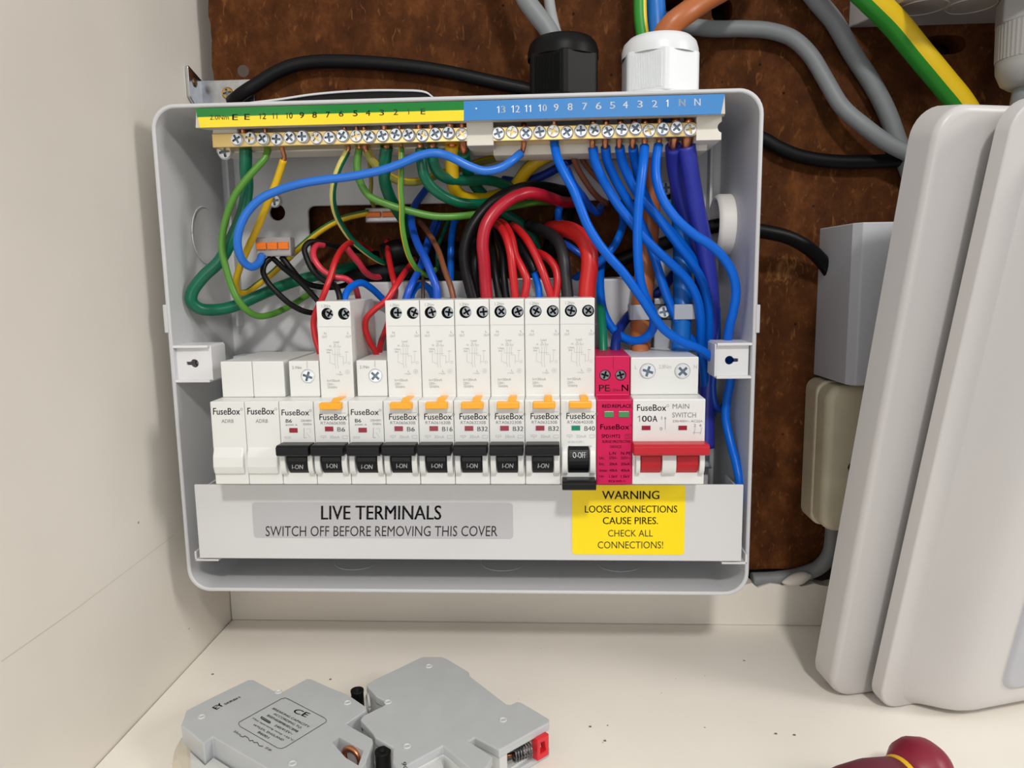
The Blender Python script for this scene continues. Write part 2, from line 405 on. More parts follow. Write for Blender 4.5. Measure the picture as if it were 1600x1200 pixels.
SC_BIG = screw_mesh(.0039, .0020, M_BRIGHT)
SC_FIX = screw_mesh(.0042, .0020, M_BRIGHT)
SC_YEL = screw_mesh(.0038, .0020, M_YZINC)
# ================================================================== the setting
XW = -0.2188
def plane_obj(name, bm, m, **k): return tag(obj(name, bm, m, **k), kind='structure')
b = B(); box(b, XW-.018, XW, -.33, .04, -.02, .62); wall = plane_obj('wall_left', b, M_CAB)
# faint seam line scratched along the cabinet side
b = B()
for (ax, ay), (bx, by) in (((2, 1034), (120, 951)), ((120, 951), (272, 836))):
    p, q = atx(ax, ay, XW+.00006), atx(bx, by, XW+.00006); n = Vector((0, -(q-p).z, (q-p).y)).normalized()*.00018
    sheet(b, [p+n, p-n, q-n, q+n])
tag(obj('seam_line', b, mat('seam', (204, 196, 183), .6), wall))
b = B(); box(b, XW+.0007, .46, -.33, -.0005, -.018, 0); plane_obj('floor', b, M_SHELF, bevel=.0004)
# ragged cream strip left of the cut-out back panel
b = B(); xs = [XW+.0005+i*(.46-XW)/170 for i in range(171)]
top = []
for i, x in enumerate(xs):
    z = .0279+.0008*math.sin(i*1.9)+.0011*(random.random()-.5)-(.0012 if i % 17 == 3 else 0)+.006*max(0, (-.05-x)/.17)
    top.append((x, -.010, z))
prism(b, [(x, y, z) for x, y, z in top]+[(xs[-1], -.010, .0003), (xs[0], -.010, .0003)], (0, .0085, 0)); plane_obj('wall_back_strip', b, M_CAB)
# chipboard meter board with drilled holes
b = B(); zb = .0345; pts = []
xl = -.2095
zz = [zb+i*(.62-zb)/120 for i in range(121)]
for z in zz: pts.append((xl+.0010*(random.random()-.5)+.0006*math.sin(z*220), 0, z))
pts += [(.46, 0, .62), (.46, 0, zb)]
for i in range(1, 80): pts.append((.46-i*(.46-xl)/80, 0, zb+.0008*(random.random()-.5)))
prism(b, pts, (0, .018, 0))
def slot(cx, cz, rx, rz, d=.03, n=20):
    c = B(); prism(c, [(cx+rx*math.copysign(abs(math.cos(t))**.7, math.cos(t)), -.005, cz+rz*math.copysign(abs(math.sin(t))**.8, math.sin(t))) for t in [2*math.pi*i/n for i in range(n)]], (0, d, 0)); return c
for (px, py, rx, rz) in ((1128, 16, .0062, .0068), (1475, 70, .0125, .0056), (1050, 6, .0070, .0042), (383, 110, .0001, .0001)):
    if rx < .001: continue
    c = at(px, py, 0); b = cut(b, slot(c.x, c.z, rx, rz, .03))
board = tag(obj('wall_board', b, M_BOARD), kind='structure')
b = B(); c = at(380, 111, -.00012); cyl(b, c, c+Vector((0, .0001, 0)), .0037, n=18); obj('plugged_hole', b, mat('grey filler', (78, 66, 60), .8), board)
b = B(); box(b, XW, .46, .03, .05, -.018, .62); plane_obj('wall_back', b, mat('void shade', (38, 32, 28), .9))  # coloured dark to stand for the shade behind the board

# ================================================================== consumer unit enclosure
XL, XR, ZB, ZT, YR, YB = -.2071, .1066, .0537, .3192, -.085, -.0108
encl = thing('fuse_box', (-.05, YB, ZB), 'open light grey fuse box tray mounted on the brown chipboard', 'fuse box')
t = .0021; dr = .0028
of, ob_ = rrect(XL, XR, ZB, ZT, .0125, 8), rrect(XL+dr, XR-dr, ZB+.001, ZT-.001, .0115, 8)
inf, inb = rrect(XL+t, XR-t, ZB+t, ZT-t, .0108, 8), rrect(XL+t+dr, XR-t-dr, ZB+t+.001, ZT-t-.001, .0098, 8)
b = B(); n = len(of)
R1 = [b.verts.new((x, YR, z)) for x, z in of]; R2 = [b.verts.new((x, YB, z)) for x, z in ob_]
R3 = [b.verts.new((x, YR, z)) for x, z in inf]; R4 = [b.verts.new((x, YB-.0027, z)) for x, z in inb]
for i in range(n):
    j = (i+1) % n
    b.faces.new((R1[i], R1[j], R2[j], R2[i])); b.faces.new((R3[i], R3[j], R4[j], R4[i])); b.faces.new((R1[i], R1[j], R3[j], R3[i]))
b.faces.new(R2); b.faces.new(R4)
c = B(); p0, p1 = at(481, 322, YB-.0027), at(1000, 432, YB-.0027)
prism(c, [(x, -.03, z) for x, z in rrect(p0.x, p1.x, p1.z, p0.z, .004)], (0, .03, 0)); b = cut(b, c)
for (px, py, r) in ((433, 332, .0048), (1043, 300, .0046)):
    p = at(px, py, YB-.0027); c = B(); cyl(c, (p.x, -.03, p.z), (p.x, 0, p.z), r); b = cut(b, c)
tray = obj('tray', b, M_CASE, encl, bevel=.0007, autosmooth=35)
for (px, py) in ((430, 314), (1040, 294)):
    p = at(px, py, YB-.0029); put_screw('fixing_screw', SC_FIX, (p.x, YB-.0027, p.z), encl, .4)
# lower back ridge that carries the rail
b = B(); p0, p1 = at(556, 441, -.03), at(1000, 441, -.03)
box(b, p0.x, p1.x, -.030, YB-.0026, .10, p0.z); box(b, XL+.012, XR-.012, -.034, YB-.0026, .085, at(400, 556, -.034).z)
obj('back_ridge', b, M_CASE, encl, bevel=.0012)
for (px0, px1, py) in ((392, 420, 552), (440, 465, 552)):
    b = B(); p0, p1 = at(px0, py, -.030), at(px1, py, -.030); box(b, p0.x, p1.x, -.036, -.0136, p0.z-.002, p0.z); obj('ridge_tab', b, M_CASE, encl, bevel=.0004)
# small vertical ribs near the corners, wall knock-out rings
for x in (XL+.0115, XR-.012):
    b = B(); box(b, x-.0008, x+.0008, -.022, YB-.0025, .2, ZT-.006); obj('corner_rib', b, M_CASE, encl, bevel=.0003)
def ring_on(bm, c, ax, r, w=.0004, n=36):
    u, v = frame_for(ax); tube(bm, [Vector(c)+(u*math.cos(2*math.pi*i/n)+v*math.sin(2*math.pi*i/n))*r for i in range(n+1)], w, 6, raw=True)
b = B(); ring_on(b, (XL+t+.0018, -.040, .255), (1, 0, 0), .0165); obj('knockout_ring', b, M_CASE, encl)
for x in (-.12, -.03, .04):
    b = B(); ring_on(b, (x, -.045, ZB+t+.0004), (0, 0, 1), .0135, .0003); obj('knockout_ring', b, M_CASE, encl)
# thickened rim tabs half way down both sides
for s, px in ((-1, 262), (1, 1182)):
    b = B(); z0, z1 = at(px, 520, YR).z, at(px, 476, YR).z; x = XL if s < 0 else XR
    box(b, *(sorted((x-s*.0008, x+s*.0012))), YR-.0008, YR+.006, z0, z1); obj('rim_tab', b, M_CASE, encl, bevel=.0004)
# lid-fixing lugs with a keyhole
def lug(px0, px1, py0, py1, s, sc):
    p0, p1 = at(px0, py1, -.082), at(px1, py0, -.082); x0, x1, z0, z1 = p0.x, p1.x, p0.z, p1.z
    xw = XL+.002 if s < 0 else XR-.002
    b = B(); box(b, x0, x1, -.0815, -.0798, z0, z1)
    k = B(); cx = x0+(x1-x0)*(.52 if s < 0 else .42); cz = (z0+z1)/2; cyl(k, (cx, -.09, cz), (cx, -.07, cz), .0023, n=16); b = cut(b, k)
    k = B(); box(k, *((cx-.0045, cx) if s < 0 else (cx, cx+.0045)), -.09, -.07, cz-.0009, cz+.0009); b = cut(b, k)
    for z in (z0, z1): box(b, min(x0, xw), max(x1, xw), -.0845, -.064, z-.0007, z+.0007)
    xi = x1 if s < 0 else x0; box(b, xi-.0006, xi+.0006, -.0815, -.064, z0, z1)
    o = obj('lid_lug', b, mat('lug plastic', (226, 226, 228), .4), encl, bevel=.0003)
    if sc:
        q = B(); lathe(q, (cx+.001, -.074, cz), (0, -1, 0), [(0, .0022), (.004, .0022), (.0046, .0012)], 16); obj('lug_screw', q, M_DZINC, o)
lug(277, 327, 541, 595, -1, True); lug(1118, 1171, 537, 589, 1, False)
# arched lip over the top entry slot
b = B(); A = []
for px, dz in ((382, .0002), (430, .0016), (490, .0038), (560, .0048), (620, .0045), (664, .0032), (676, .0005)):
    A.append(Vector((at(px, 150, YR).x, -.083, ZT+dz)))
A = catmull(A, 6)
prism(b, [a for a in A]+[a+Vector((0, 0, -.0009)) for a in A[::-1]], (0, .03, 0)); obj('entry_lip', b, M_CASE, encl)
b = B(); prism(b, [a+Vector((0, .0012, -.0009)) for a in A if a.z > ZT+.0012]+[Vector((a.x, a.y+.0012, ZT+.0001)) for a in A[::-1] if a.z > ZT+.0012], (0, .026, 0)); obj('entry_gap_shade', b, M_BLACK, encl)  # black filler under the lip, standing in for the shade of the gap
# white nylon cable bush through the side wall
b = B(); cb = Vector((XR-t-.001, -.034, at(1128, 351, -.034).z))
lathe(b, cb, (-1, 0, 0), [(-.001, .0172), (.0070, .0172), (.0088, .0164), (.0095, .0152), (.0088, .0140), (-.001, .0136)], 40, cap=False); obj('cable_bush', b, M_RIMW, encl, autosmooth=40)
# DIN rail
b = B(); zr = at(1117, 686, -.04).z
prism(b, [(XL+.016, y, zr+z) for y, z in ((-.0345, -.0125), (-.0335, -.0125), (-.0335, .0125), (-.0345, .0125), (-.0345, .0175), (-.0415, .0175), (-.0415, .0165), (-.0355, .0165), (-.0355, -.0165), (-.0415, -.0165), (-.0415, -.0175), (-.0345, -.0175))], (XR-.012-XL-.016, 0, 0))
tag(obj('mounting_rail', b, M_ZINC, origin=(-.05, -.034, zr)), 'shiny metal rail behind the row of breakers in the fuse box', 'rail')

# ================================================================== live terminals cover
p0, p1 = at(300, 757, -.090), at(1162, 757, -.090); q0, q1 = at(318, 872, -.090), at(1158, 875, -.090)
cx0, cx1, cz1, cz0 = (p0.x+q0.x)/2-.0004, (p1.x+q1.x)/2, p0.z, q0.z
cov = thing('terminal_cover', ((cx0+cx1)/2, -.090, cz0), 'white cover strip with warning stickers below the breakers in the fuse box', 'cover')
b = B(); box(b, cx0, cx1, -.0903, -.0888, cz0, cz1); box(b, cx0+.001, cx1-.001, -.0890, -.050, cz0, cz0+.0014); box(b, cx0, cx0+.0013, -.0890, -.055, cz0, cz1-.004); box(b, cx1-.0013, cx1, -.0890, -.055, cz0, cz1-.004)
obj('cover_panel', b, M_COVER, cov, bevel=.0004)
for x, s in ((cx0, 1), (cx1, -1)):
    b = B(); box(b, *sorted((x-s*.0035, x+s*.010)), -.089, -.070, cz0-.0022, cz0-.0009); box(b, *sorted((x-s*.0035, x-s*.0024)), -.089, -.070, cz0-.002, cz0+.0035); obj('cover_clip', b, M_COVER, cov, bevel=.0003)
def sticker(name, x0, y0, x1, y1, Y, m, r):
    a, c = at(x0, y1, Y), at(x1, y0, Y); b = B()
    prism(b, [(x, Y, z) for x, z in rrect(a.x, c.x, a.z, c.z, r)], (0, .0002, 0)); return obj(name, b, m, cov)
st = sticker('live_terminals_sticker', 397, 786, 801, 840, -.09055, M_STK, .0018)
P = Print(plY(-.0906)); P.t('LIVE TERMINALS', 502, 790, 689, 812, bold=.018); P.t('SWITCH OFF BEFORE REMOVING THIS COVER', 415, 822, 777, 838); P.done('sticker_lettering', M_INK, st)
st = sticker('warning_sticker', 894, 758, 1071, 866, -.09055, M_YSTK, .0018)
P = Print(plY(-.0906)); P.t('WARNING', 941, 767, 1030, 780, bold=.02); P.t('LOOSE CONNECTIONS', 914, 790, 1058, 801, bold=.012); P.t('CAUSE PIRES.', 942, 808, 1028, 819, bold=.012)
P.t('CHECK ALL', 950, 828, 1020, 838.5); P.t('CONNECTIONS!', 934, 846, 1036, 857); P.done('sticker_lettering', M_INK, st)

# ================================================================== breakers
NX, PW = -.1756, .018
YN, YS = -.108, -.095
ZNB = .1231; ZNT = at(632, 626, YN).z; ZSB = at(632, 619.5, YS).z
ZT_R, ZT_M = .2170, at(583, 563, YS).z
def xc(i, n=1): return NX+PW*(i+n/2)
def edge_bevel(b, wd=.0005):
    bmesh.ops.recalc_face_normals(b, faces=b.faces)
    bmesh.ops.bevel(b, geom=[e for e in b.edges if len(e.link_faces) == 2 and e.calc_face_angle(0) > .3], offset=wd, segments=2, profile=.5, affect='EDGES')
def join(b, k):
    m = bpy.data.meshes.new('k'); k.to_mesh(m); k.free(); b.from_mesh(m); bpy.data.meshes.remove(m)
def body_bm(x0, x1, zt, holes=(), sx0=None, sx1=None):
    """holes: (x, z, r, depth)"""
    b = B(); prof = [(-.042, .096), (-.086, .096), (-.086, ZNB), (YN, ZNB), (YN, ZNT), (YS, ZSB)]
    if sx0 is None:
        prism(b, [(x0, y, z) for y, z in prof+[(YS, zt), (-.046, zt), (-.042, zt-.004)]], (x1-x0, 0, 0))
    else:
        box(b, sx0, sx1, YS, -.043, ZSB+.0001, zt)
    edge_bevel(b)
    for (hx, hz, r, d) in holes:
        c = B(); cyl(c, (hx, YS-.005, hz), (hx, YS+d, hz), r, n=24); b = cut(b, c)
    if sx0 is not None:
        k = B(); prism(k, [(x0, y, z) for y, z in prof+[(-.042, ZSB)]], (x1-x0, 0, 0)); edge_bevel(k); join(b, k)
    return b
def toggle(par, x, hw, on, m, mi_text, nx=None, bar_w=.0084, drum=None):
    zc = .1362; cy, r = -.1032, .0085
    tg = B()
    for (dx0, dx1) in (drum or [(-.0052, .0052)]):
        pr = [(x+dx0, cy-r*math.sin(a), zc+r*math.cos(a)) for a in [math.pi*i/14 for i in range(15)]]
        prism(tg, pr, (dx1-dx0, 0, 0))
    z0, z1 = (.1402, .1458) if on else (.1226, .1274)
    prism(tg, [(x-bar_w, y, z) for y, z in ((-.106, z0+.0006), (-.117, z0), (-.1182, z0+.001), (-.1182, z1-.001), (-.1165, z1), (-.106, z1-.0004))], (2*bar_w, 0, 0))
    # a thin grip line on the drum
    o = obj('toggle', tg, m, par, bevel=.0004)
    return o
def cheeks(par, spans):
    for (a, c) in spans:
        b = B(); prism(b, [(a, -.1065-.0062*math.sin(u)**.6, .1356+.0072*math.cos(u)) for u in [math.pi*i/14 for i in range(15)]], (c-a, 0, 0)); obj('toggle_guard', b, M_MOD, par, bevel=.0004)
def drum_plane(z):
    s = (z-.1362)/.0085; n = Vector((0, -math.sqrt(1-s*s), s)); return Vector((0, -.1032, .1362))+n*.0087, n
def drum_text(par, s, x0, y0, x1, y1, dx, tgl):
    z = at((x0+x1)/2, (y0+y1)/2, -.1105).z; p, n = drum_plane(max(.1285, min(.1438, z)))
    x_ = tgl.parent.location.x+.0003; dx = x_-atp((x0+x1)/2, (y0+y1)/2, p, n).x
    P = Print(lambda a, c: atp(a, c, p, n), dx); P.t(s, x0, y0, x1, y1, bold=.012); P.done('toggle_lettering', M_WHITEINK, tgl)
PN = plY(YN-.0001); PS = plY(YS-.0001)
def window(par, x0, y0, x1, y1, dx, m):
    a, c = PN(x0, y1), PN(x1, y0); b = B(); box(b, a.x+dx, c.x+dx, YN-.00025, YN+.0002, a.z, c.z); return obj('indicator_window', b, m, par, bevel=.0001)
# residual current breakers, drawn on the second of the tall ones and shared
def rcbo(i, model, rating, on, win, label, name='residual_current_breaker'):
    dx = PW*(i-5); x = xc(i); x0, x1 = x-PW/2+.00012, x+PW/2-.00012
    th = thing(name, (x, -.042, .096), label, 'circuit breaker', 'tall breakers in the fuse box')
    h = [(at(618.7, 489, YS).x+dx, at(618.7, 489, YS).z, .0031, .0060), (at(645, 489, YS).x+dx, at(645, 489, YS).z, .0031, .0060)]
    global RC_MESH
    if RC_MESH is None:
        o = obj('body', body_bm(x0, x1, ZT_R, h), [M_MOD], th); RC_MESH = o.data
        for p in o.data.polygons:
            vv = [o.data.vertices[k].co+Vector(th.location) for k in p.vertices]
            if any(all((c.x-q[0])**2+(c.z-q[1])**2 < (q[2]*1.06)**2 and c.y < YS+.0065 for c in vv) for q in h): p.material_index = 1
        o.data.materials.append(M_RECESS_SHADE)  # hole walls coloured near-black for the shade inside them
    else:
        o = link_mesh('body', RC_MESH, [], th)
    for k, q in enumerate(h): put_screw('terminal_screw', SC_TERM, (q[0]+.0003, YS+.0056, q[1]), th, .3+i*1.3+k*2)
    # test button
    a, c = PN(611.5, 637.5), PN(645, 625); d0, d1 = PN(628, 630), PN(640.5, 630)
    b = B(); box(b, a.x+dx, c.x+dx, YN-.0042, YN+.001, a.z, c.z-.0008)
    prism(b, [(d0.x+dx, YN-.0030, c.z-.0008), (d0.x+dx, YN+.002, c.z+.0010), (d0.x+dx, YS-.0035, ZSB+.0006), (d0.x+dx, YS+.001, ZSB+.0004), (d0.x+dx, YN+.003, c.z-.002)], (d1.x-d0.x, 0, 0))
    obj('test_button', b, M_ORANGE, th, bevel=.0004)
    b = B(); a, c = PN(607, 645), PN(650, 622); box(b, a.x+dx, c.x+dx, YN-.0004, YN+.001, a.z, c.z-.002); obj('button_frame', b, M_MOD, th, bevel=.0003)
    window(th, 616.5, 666, 629.5, 673.5, dx, win)
    tg = toggle(th, x, .0088, on, M_TOGGLE, 0)
    cheeks(th, [(x-.0084, x-.0056), (x+.0056, x+.0084)])
    if on: drum_text(th, 'I-ON', 622.5, 724.5, 639, 731.5, dx, tg)
    else:
        drum_text(th, 'O-OFF', 621, 707, 641, 716, dx, tg)
        b = B(); a, c = PN(615, 705), PN(648, 697); box(b, a.x+dx, c.x+dx, YN-.0002, YN+.001, a.z, c.z); obj('toggle_slot', b, mat('slot grey', (176, 178, 178), .5), th)
    P = Print(PN, dx)
    P.t('TEST', 622, 639, 637, 643.5, 1); P.t('FuseBox', 608, 646.5, 651, 656, bold=.012); P.ring(653.5, 648, 1.7, .5); P.t(model, 610, 658.3, 649, 663); P.t(rating, 636, 667, 636+6*len(rating)-(2 if len(rating) > 2 else 0), 674, bold=.008)
    P.t('30mA', 624, 680, 639.5, 685, 1); P.line([(610, 680.5), (618, 680.5), (618, 683), (610, 683), (610, 680.5)], .6, 1); P.line([(614, 683), (614, 686)], .6, 1); P.line([(644, 680.5), (652, 680.5), (652, 685), (644, 685), (644, 680.5)], .6, 1)
    if not on: P.t('BS EN 61009-1', 612, 689.5, 636, 693, 1)
    P.done('front_print', [M_PRINT, M_PRINTL], th)
    P = Print(PS, dx)
    P.t('1.2Nm', 610, 474.3, 623.5, 479); P.line([(605.5, 509.3), (659, 509.3)], .45, 1)
    P.t('N', 613, 518, 616.5, 521.6); P.t('OUT', 610, 523.5, 618, 527); P.t('L', 650, 517.5, 653, 521); P.t('OUT', 647.5, 523, 656, 526.5)
    P.t('Load', 628, 531.5, 636.5, 535); P.t('N   L', 629, 536.3, 636, 539); P.t('OUT OUT', 627.5, 539.5, 640, 542); P.t('N', 621.5, 538.5, 624, 541.5); P.t('In Rated', 616.5, 544, 625, 547); P.t('30mA', 617, 548.2, 623, 551)
    for x_ in (630, 634): P.line([(x_, 543), (x_, 568), (x_+1.5, 575)], .5, 1)
    P.line([(637, 543), (637, 556), (643, 556), (643, 569)], .5, 1); P.line([(622, 552), (622, 566), (630, 569)], .5, 1); P.line([(626, 546), (626, 553), (640, 553)], .45, 1); P.line([(646, 549), (651, 549)], .6); P.line([(648, 550), (648, 566), (643, 566)], .45, 1); P.ring(652, 566.5, 1.8, .45, 1)
    P.t('L', 637.5, 578.5, 640, 582); P.t('In Supply', 632, 583, 642, 585.5); P.ring(649.5, 580.5, 3.2, .45, 1); P.line([(647.5, 580.5), (651.5, 580.5)], .45, 1); P.line([(649.5, 578.5), (649.5, 582.5)], .45, 1)
    P.t('In=30mA', 617, 592, 637.5, 596, 0); P.t('230V~', 617, 597.7, 628, 601.5); P.t('50/60Hz', 618, 602.5, 633, 606.3)
    P.done('wiring_print', [M_PRINTM, M_PRINTL], th)
    return th
RC_MESH = None
rcbo(3, 'RTA060630B', 'B6', True, M_WINRED, 'tall white B6 breaker standing alone between two short breakers')
rcbo(5, 'RTA060630B', 'B6', True, M_WINRED, 'tall white B6 breaker beside the tall B16 breaker')
rcbo(6, 'RTA061630B', 'B16', True, M_WINRED, 'tall white breaker marked B16')
rcbo(7, 'RTA063230B', 'B32', True, M_WINRED, 'tall white B32 breaker next to the B16 breaker')
rcbo(8, 'RTA063230B', 'B32', True, M_WINRED, 'tall white B32 breaker in the middle of the three B32 breakers')
rcbo(9, 'RTA063230B', 'B32', True, M_WINRED, 'tall white B32 breaker next to the switched off B40 breaker')
rcbo(10, 'RTA064030B', 'B40', False, M_WINGRN, 'tall white B40 breaker switched off with green window')
# short single breakers, drawn on the first and shared
MC_MESH = None
def mcb(i, label):
    global MC_MESH
    dx = PW*(i-2); x = xc(i); x0, x1 = x-PW/2+.00012, x+PW/2-.00012
    th = thing('circuit_breaker', (x, -.042, .096), label, 'circuit breaker', 'short B6 breakers in the fuse box')
    hx, hz = at(481, 588, YS).x+dx, at(481, 588, YS).z
    if MC_MESH is None:
        o = obj('body', body_bm(x0, x1, ZT_M, [(hx, hz, .0038, .0030)], x0+.0016, x1-.0002), [M_MOD], th); MC_MESH = o.data
    else: link_mesh('body', MC_MESH, [], th)
    put_screw('terminal_screw', SC_MCB, (hx, YS+.0016, hz), th, .4+i)
    b = B(); box(b, hx-.0002, hx+.0002, YS-.0001, YS+.001, hz+.0045, ZT_M-.0002); obj('seam_groove', b, M_PRINTL, th)
    window(th, 452.3, 668.7, 464.8, 676, dx, M_WINRED)
    tg = toggle(th, x+.0003, .0088, True, M_TOGGLE, 0); cheeks(th, [(x-.0084, x-.0056), (x+.0060, x+.0086)])
    drum_text(th, 'I-ON', 459, 726, 476, 733, dx, tg)
    P = Print(PN, dx); P.t('FuseBox', 440, 640, 483, 649, bold=.012); P.ring(485, 641.5, 1.6, .5); P.t('B6', 446.5, 655, 456, 660.5, bold=.008); P.t('6000 A', 446.5, 662.7, 465, 665.2); P.t('230/400V', 470, 655.5, 487, 659); P.t('50/60Hz', 473.5, 661, 487, 664.5)
    P.line([(475, 668.5), (475, 684), (479, 684)], .55); P.line([(479, 670), (485, 670), (485, 676)], .5, 1); P.line([(485, 684), (479, 676)], .5, 1); P.line([(445, 682.5), (454, 682.5), (454, 684.8), (445, 684.8), (445, 682.5)], .6, 1); P.done('front_print', [M_PRINT, M_PRINTL], th)
    P = Print(PS, dx); P.t('2.1Nm', 456.5, 572, 471, 576.5); P.done('torque_print', [M_PRINT, M_PRINTL], th)
    return th
mcb(2, 'short white B6 breaker beside the blank modules'); mcb(4, 'short white B6 breaker between two tall breakers')
# blank modules
for i, lab in ((0, 'blank white filler module at the end of the row of breakers'), (1, 'blank white filler module beside a short B6 breaker')):
    dx = PW*i; x = xc(i); x0, x1 = x-PW/2+.0001, x+PW/2-.0001
    th = thing('blank_module', (x, -.042, .096), lab, 'blank module', 'blank filler modules')
    obj('body', body_bm(x0, x1, ZT_M, (), x0+(.0010 if i == 0 else 0), x1-(.0010 if i else 0)), [M_MOD], th)
    b = B(); prism(b, [(x0+.0003, y, z) for y, z in ((YN+.001, .1440), (YN-.0006, .1420), (YN-.0022, .1380), (YN-.0026, .1330), (YN-.0014, .1290), (YN+.001, .1283))], (x1-x0-.0018, 0, 0)); obj('blank_toggle', b, M_MOD, th, bevel=.0008, seg=3)
    P = Print(PN, dx); P.t('FuseBox', 333, 637.5, 375, 648, bold=.014); P.ring(377.5, 639.5, 1.7, .5); P.t('ADRB', 346, 655.3, 365, 660.8); P.done('front_print', [M_PRINT], th)
# surge protection device
i = 11; x = xc(i); x0, x1 = x-PW/2+.0001, x+PW/2-.0001
th = thing('surge_protector', (x, -.042, .096), 'magenta surge protection module between the B40 breaker and the main switch', 'surge protector')
h = [(at(px, 586.5, YS).x, at(px, 586.5, YS).z, .0029, .004) for px in (945.5, 970)]
obj('body', body_bm(x0, x1, at(960, 556, YS).z, h), [M_PINK], th)
for k, q in enumerate(h): put_screw('terminal_screw', SC_TERM, (q[0], YS+.0036, q[1]), th, .8+k)
for (a0, a1) in ((944, 959), (966.5, 983)):
    b = B(); a, c = PN(a0, 652), PN(a1, 642.5); box(b, a.x, c.x, YN-.0004, YN+.0002, a.z, c.z); obj('status_window', b, M_SPDGRN, th, bevel=.0002)
P = Print(PN)
P.t('RED:REPLACE', 941, 631.7, 986.5, 637.2, bold=.02); P.t('FuseBox', 938, 663, 983, 671, bold=.014); P.ring(985.5, 664.5, 1.4, .5); P.t('SPD1MT2', 940, 679, 969, 684.2, bold=.014); P.t('T2', 978.5, 680, 984, 684); P.line([(977, 678.5), (986, 678.5), (986, 685.5), (977, 685.5), (977, 678.5)], .5)
P.t('SURGE PROTECTIVE', 941, 688, 985.5, 692, bold=.014); P.t('DEVICE', 953.5, 696, 971, 700, bold=.014); P.t('L-N', 952, 706, 962, 710.5, bold=.012); P.t('N-PE', 970.5, 706, 985.5, 710.5, bold=.012)
for y, a, c, d in ((713.5, 'Uc:', '275V~', '255V~'), (723, 'In:', '20kA', '20kA'), (733, 'Imax:', '40kA', '40kA'), (742.5, 'Up:', '1.5kV', '1.5kV')):
    P.t(a, 936.5, y, 936.5+2.6*len(a), y+4, bold=.014); P.t(c, 952, y, 964.5, y+4, bold=.014); P.t(d, 970, y, 984, y+4, bold=.014)
P.t('IEC61643-11', 951, 750, 977, 753.5, bold=.012); P.done('front_print', [M_PINKINK], th)
P = Print(PS); P.t('PE', 936, 601.3, 952.5, 611.5, bold=.016); P.t('1.2Nm', 953.5, 607.5, 970, 611.2); P.t('N', 971.5, 601, 981.5, 611, bold=.016); P.line([(958.3, 557), (958.3, 577)], .5); P.done('terminal_print', [M_PINKINK], th)
# main switch
x = xc(12, 2); x0, x1 = NX+PW*12+.0001, NX+PW*14-.0001
th = thing('main_switch', (x, -.042, .096), 'double width white main switch with red toggle bar', 'main switch')
h = [(at(px, 580, YS).x, at(px, 580, YS).z, .0041, .0026) for px in (1012, 1066.5)]
obj('body', body_bm(x0, x1, at(1040, 558, YS).z, h, x0+.0002, x1-.0012), [M_MOD], th)
for k, q in enumerate(h): put_screw('terminal_screw', SC_BIG, (q[0], YS+.0012, q[1]), th, .8+k*.5)
toggle(th, x, 0, True, M_RED, 0, bar_w=.0184, drum=[(at(1001, 715, -.11).x-x, at(1033, 715, -.11).x-x), (at(1057, 715, -.11).x-x, at(1091, 715, -.11).x-x)])
cheeks(th, [(at(993, 715, -.11).x, at(1000, 715, -.11).x), (at(1034, 715, -.11).x, at(1056, 715, -.11).x), (at(1092, 715, -.11).x, at(1100, 715, -.11).x)])
window(th, 1002.7, 665, 1016.5, 672, 0, M_WINRED); window(th, 1060, 665, 1073.5, 672, 0, M_WINRED)
P = Print(PN); P.t('FuseBox', 995.5, 632, 1041, 642, bold=.012); P.ring(1043.5, 634, 1.7, .5); P.num('100A', 995, 649.5, 1027, 659, bold=.02); P.t('MAIN', 1051, 631, 1077, 638.5); P.t('SWITCH', 1050.5, 644.5, 1087.5, 652.3); P.t('230/400V~ AC22A', 1051, 656.3, 1098, 659.7)
P.line([(1039.5, 653), (1039.5, 671)], .6); P.line([(1038, 655), (1039.5, 651.5), (1041, 655)], .6); P.t('I', 1033.5, 650.5, 1034.5, 655.5); P.t('0', 1031.3, 667.5, 1034.8, 672.5); P.t('2  4', 1084, 662.5, 1096, 667)
P.line([(1084, 679), (1086, 671), (1086, 668)], .5); P.line([(1094, 679), (1096, 671), (1096, 668)], .5); P.line([(1083, 676), (1096, 676)], .45); P.done('front_print', [M_PRINT], th)
P = Print(PS); P.t('L', 992, 570.5, 995.5, 576.5); P.t('2.8Nm', 1029.5, 570, 1049, 576); P.t('N', 1084, 570, 1089, 576); P.done('terminal_print', [M_PRINTL], th)
# ================================================================== terminal bars and the numbered strip
ZTOP = ZT-t
YB_ = -.079                                   # front of the brass bars
def bar_pt(px, py): return at(px, py, YB_)
def holder(name, label, px0, px1, py0, py1, extra=None):
    th = thing(name, (at((px0+px1)/2, py1, YB_).x, -.070, at((px0+px1)/2, py1, YB_).z), label, 'terminal bar')
    return th
# earth bar
eb = thing('earth_bar', (at(536, 232, -.07).x, -.066, at(536, 232, -.07).z), 'long brass earth terminal bar with screws under the green and yellow strip', 'terminal bar', 'terminal bars')
a, c = at(336, 214, -.066), at(742, 214, -.066); zm = a.z
ze0, ze1 = at(540, 232, -.066).z, at(540, 196, -.066).z
b = B(); box(b, at(340, 238, -.064).x, at(772, 215, -.064).x, -.0655, -.046, ze0-.0008, ze1+.001); obj('bar_holder', b, M_CREAM, eb, bevel=.0006)
b = B(); p, q = at(331, 213, YB_), at(742, 210, YB_); zc_ = (p.z+q.z)/2-.0010
prof = [(p.x, zc_-.0036), (p.x, zc_+.0036)]+[(q.x-.0036+.0036*math.sin(u), zc_+.0036*math.cos(u)) for u in [math.pi*i/10 for i in range(11)]]
prism(b, [(x, YB_, z) for x, z in prof], (0, .0125, 0)); obj('brass_bar', b, M_BRASS, eb, bevel=.0004)
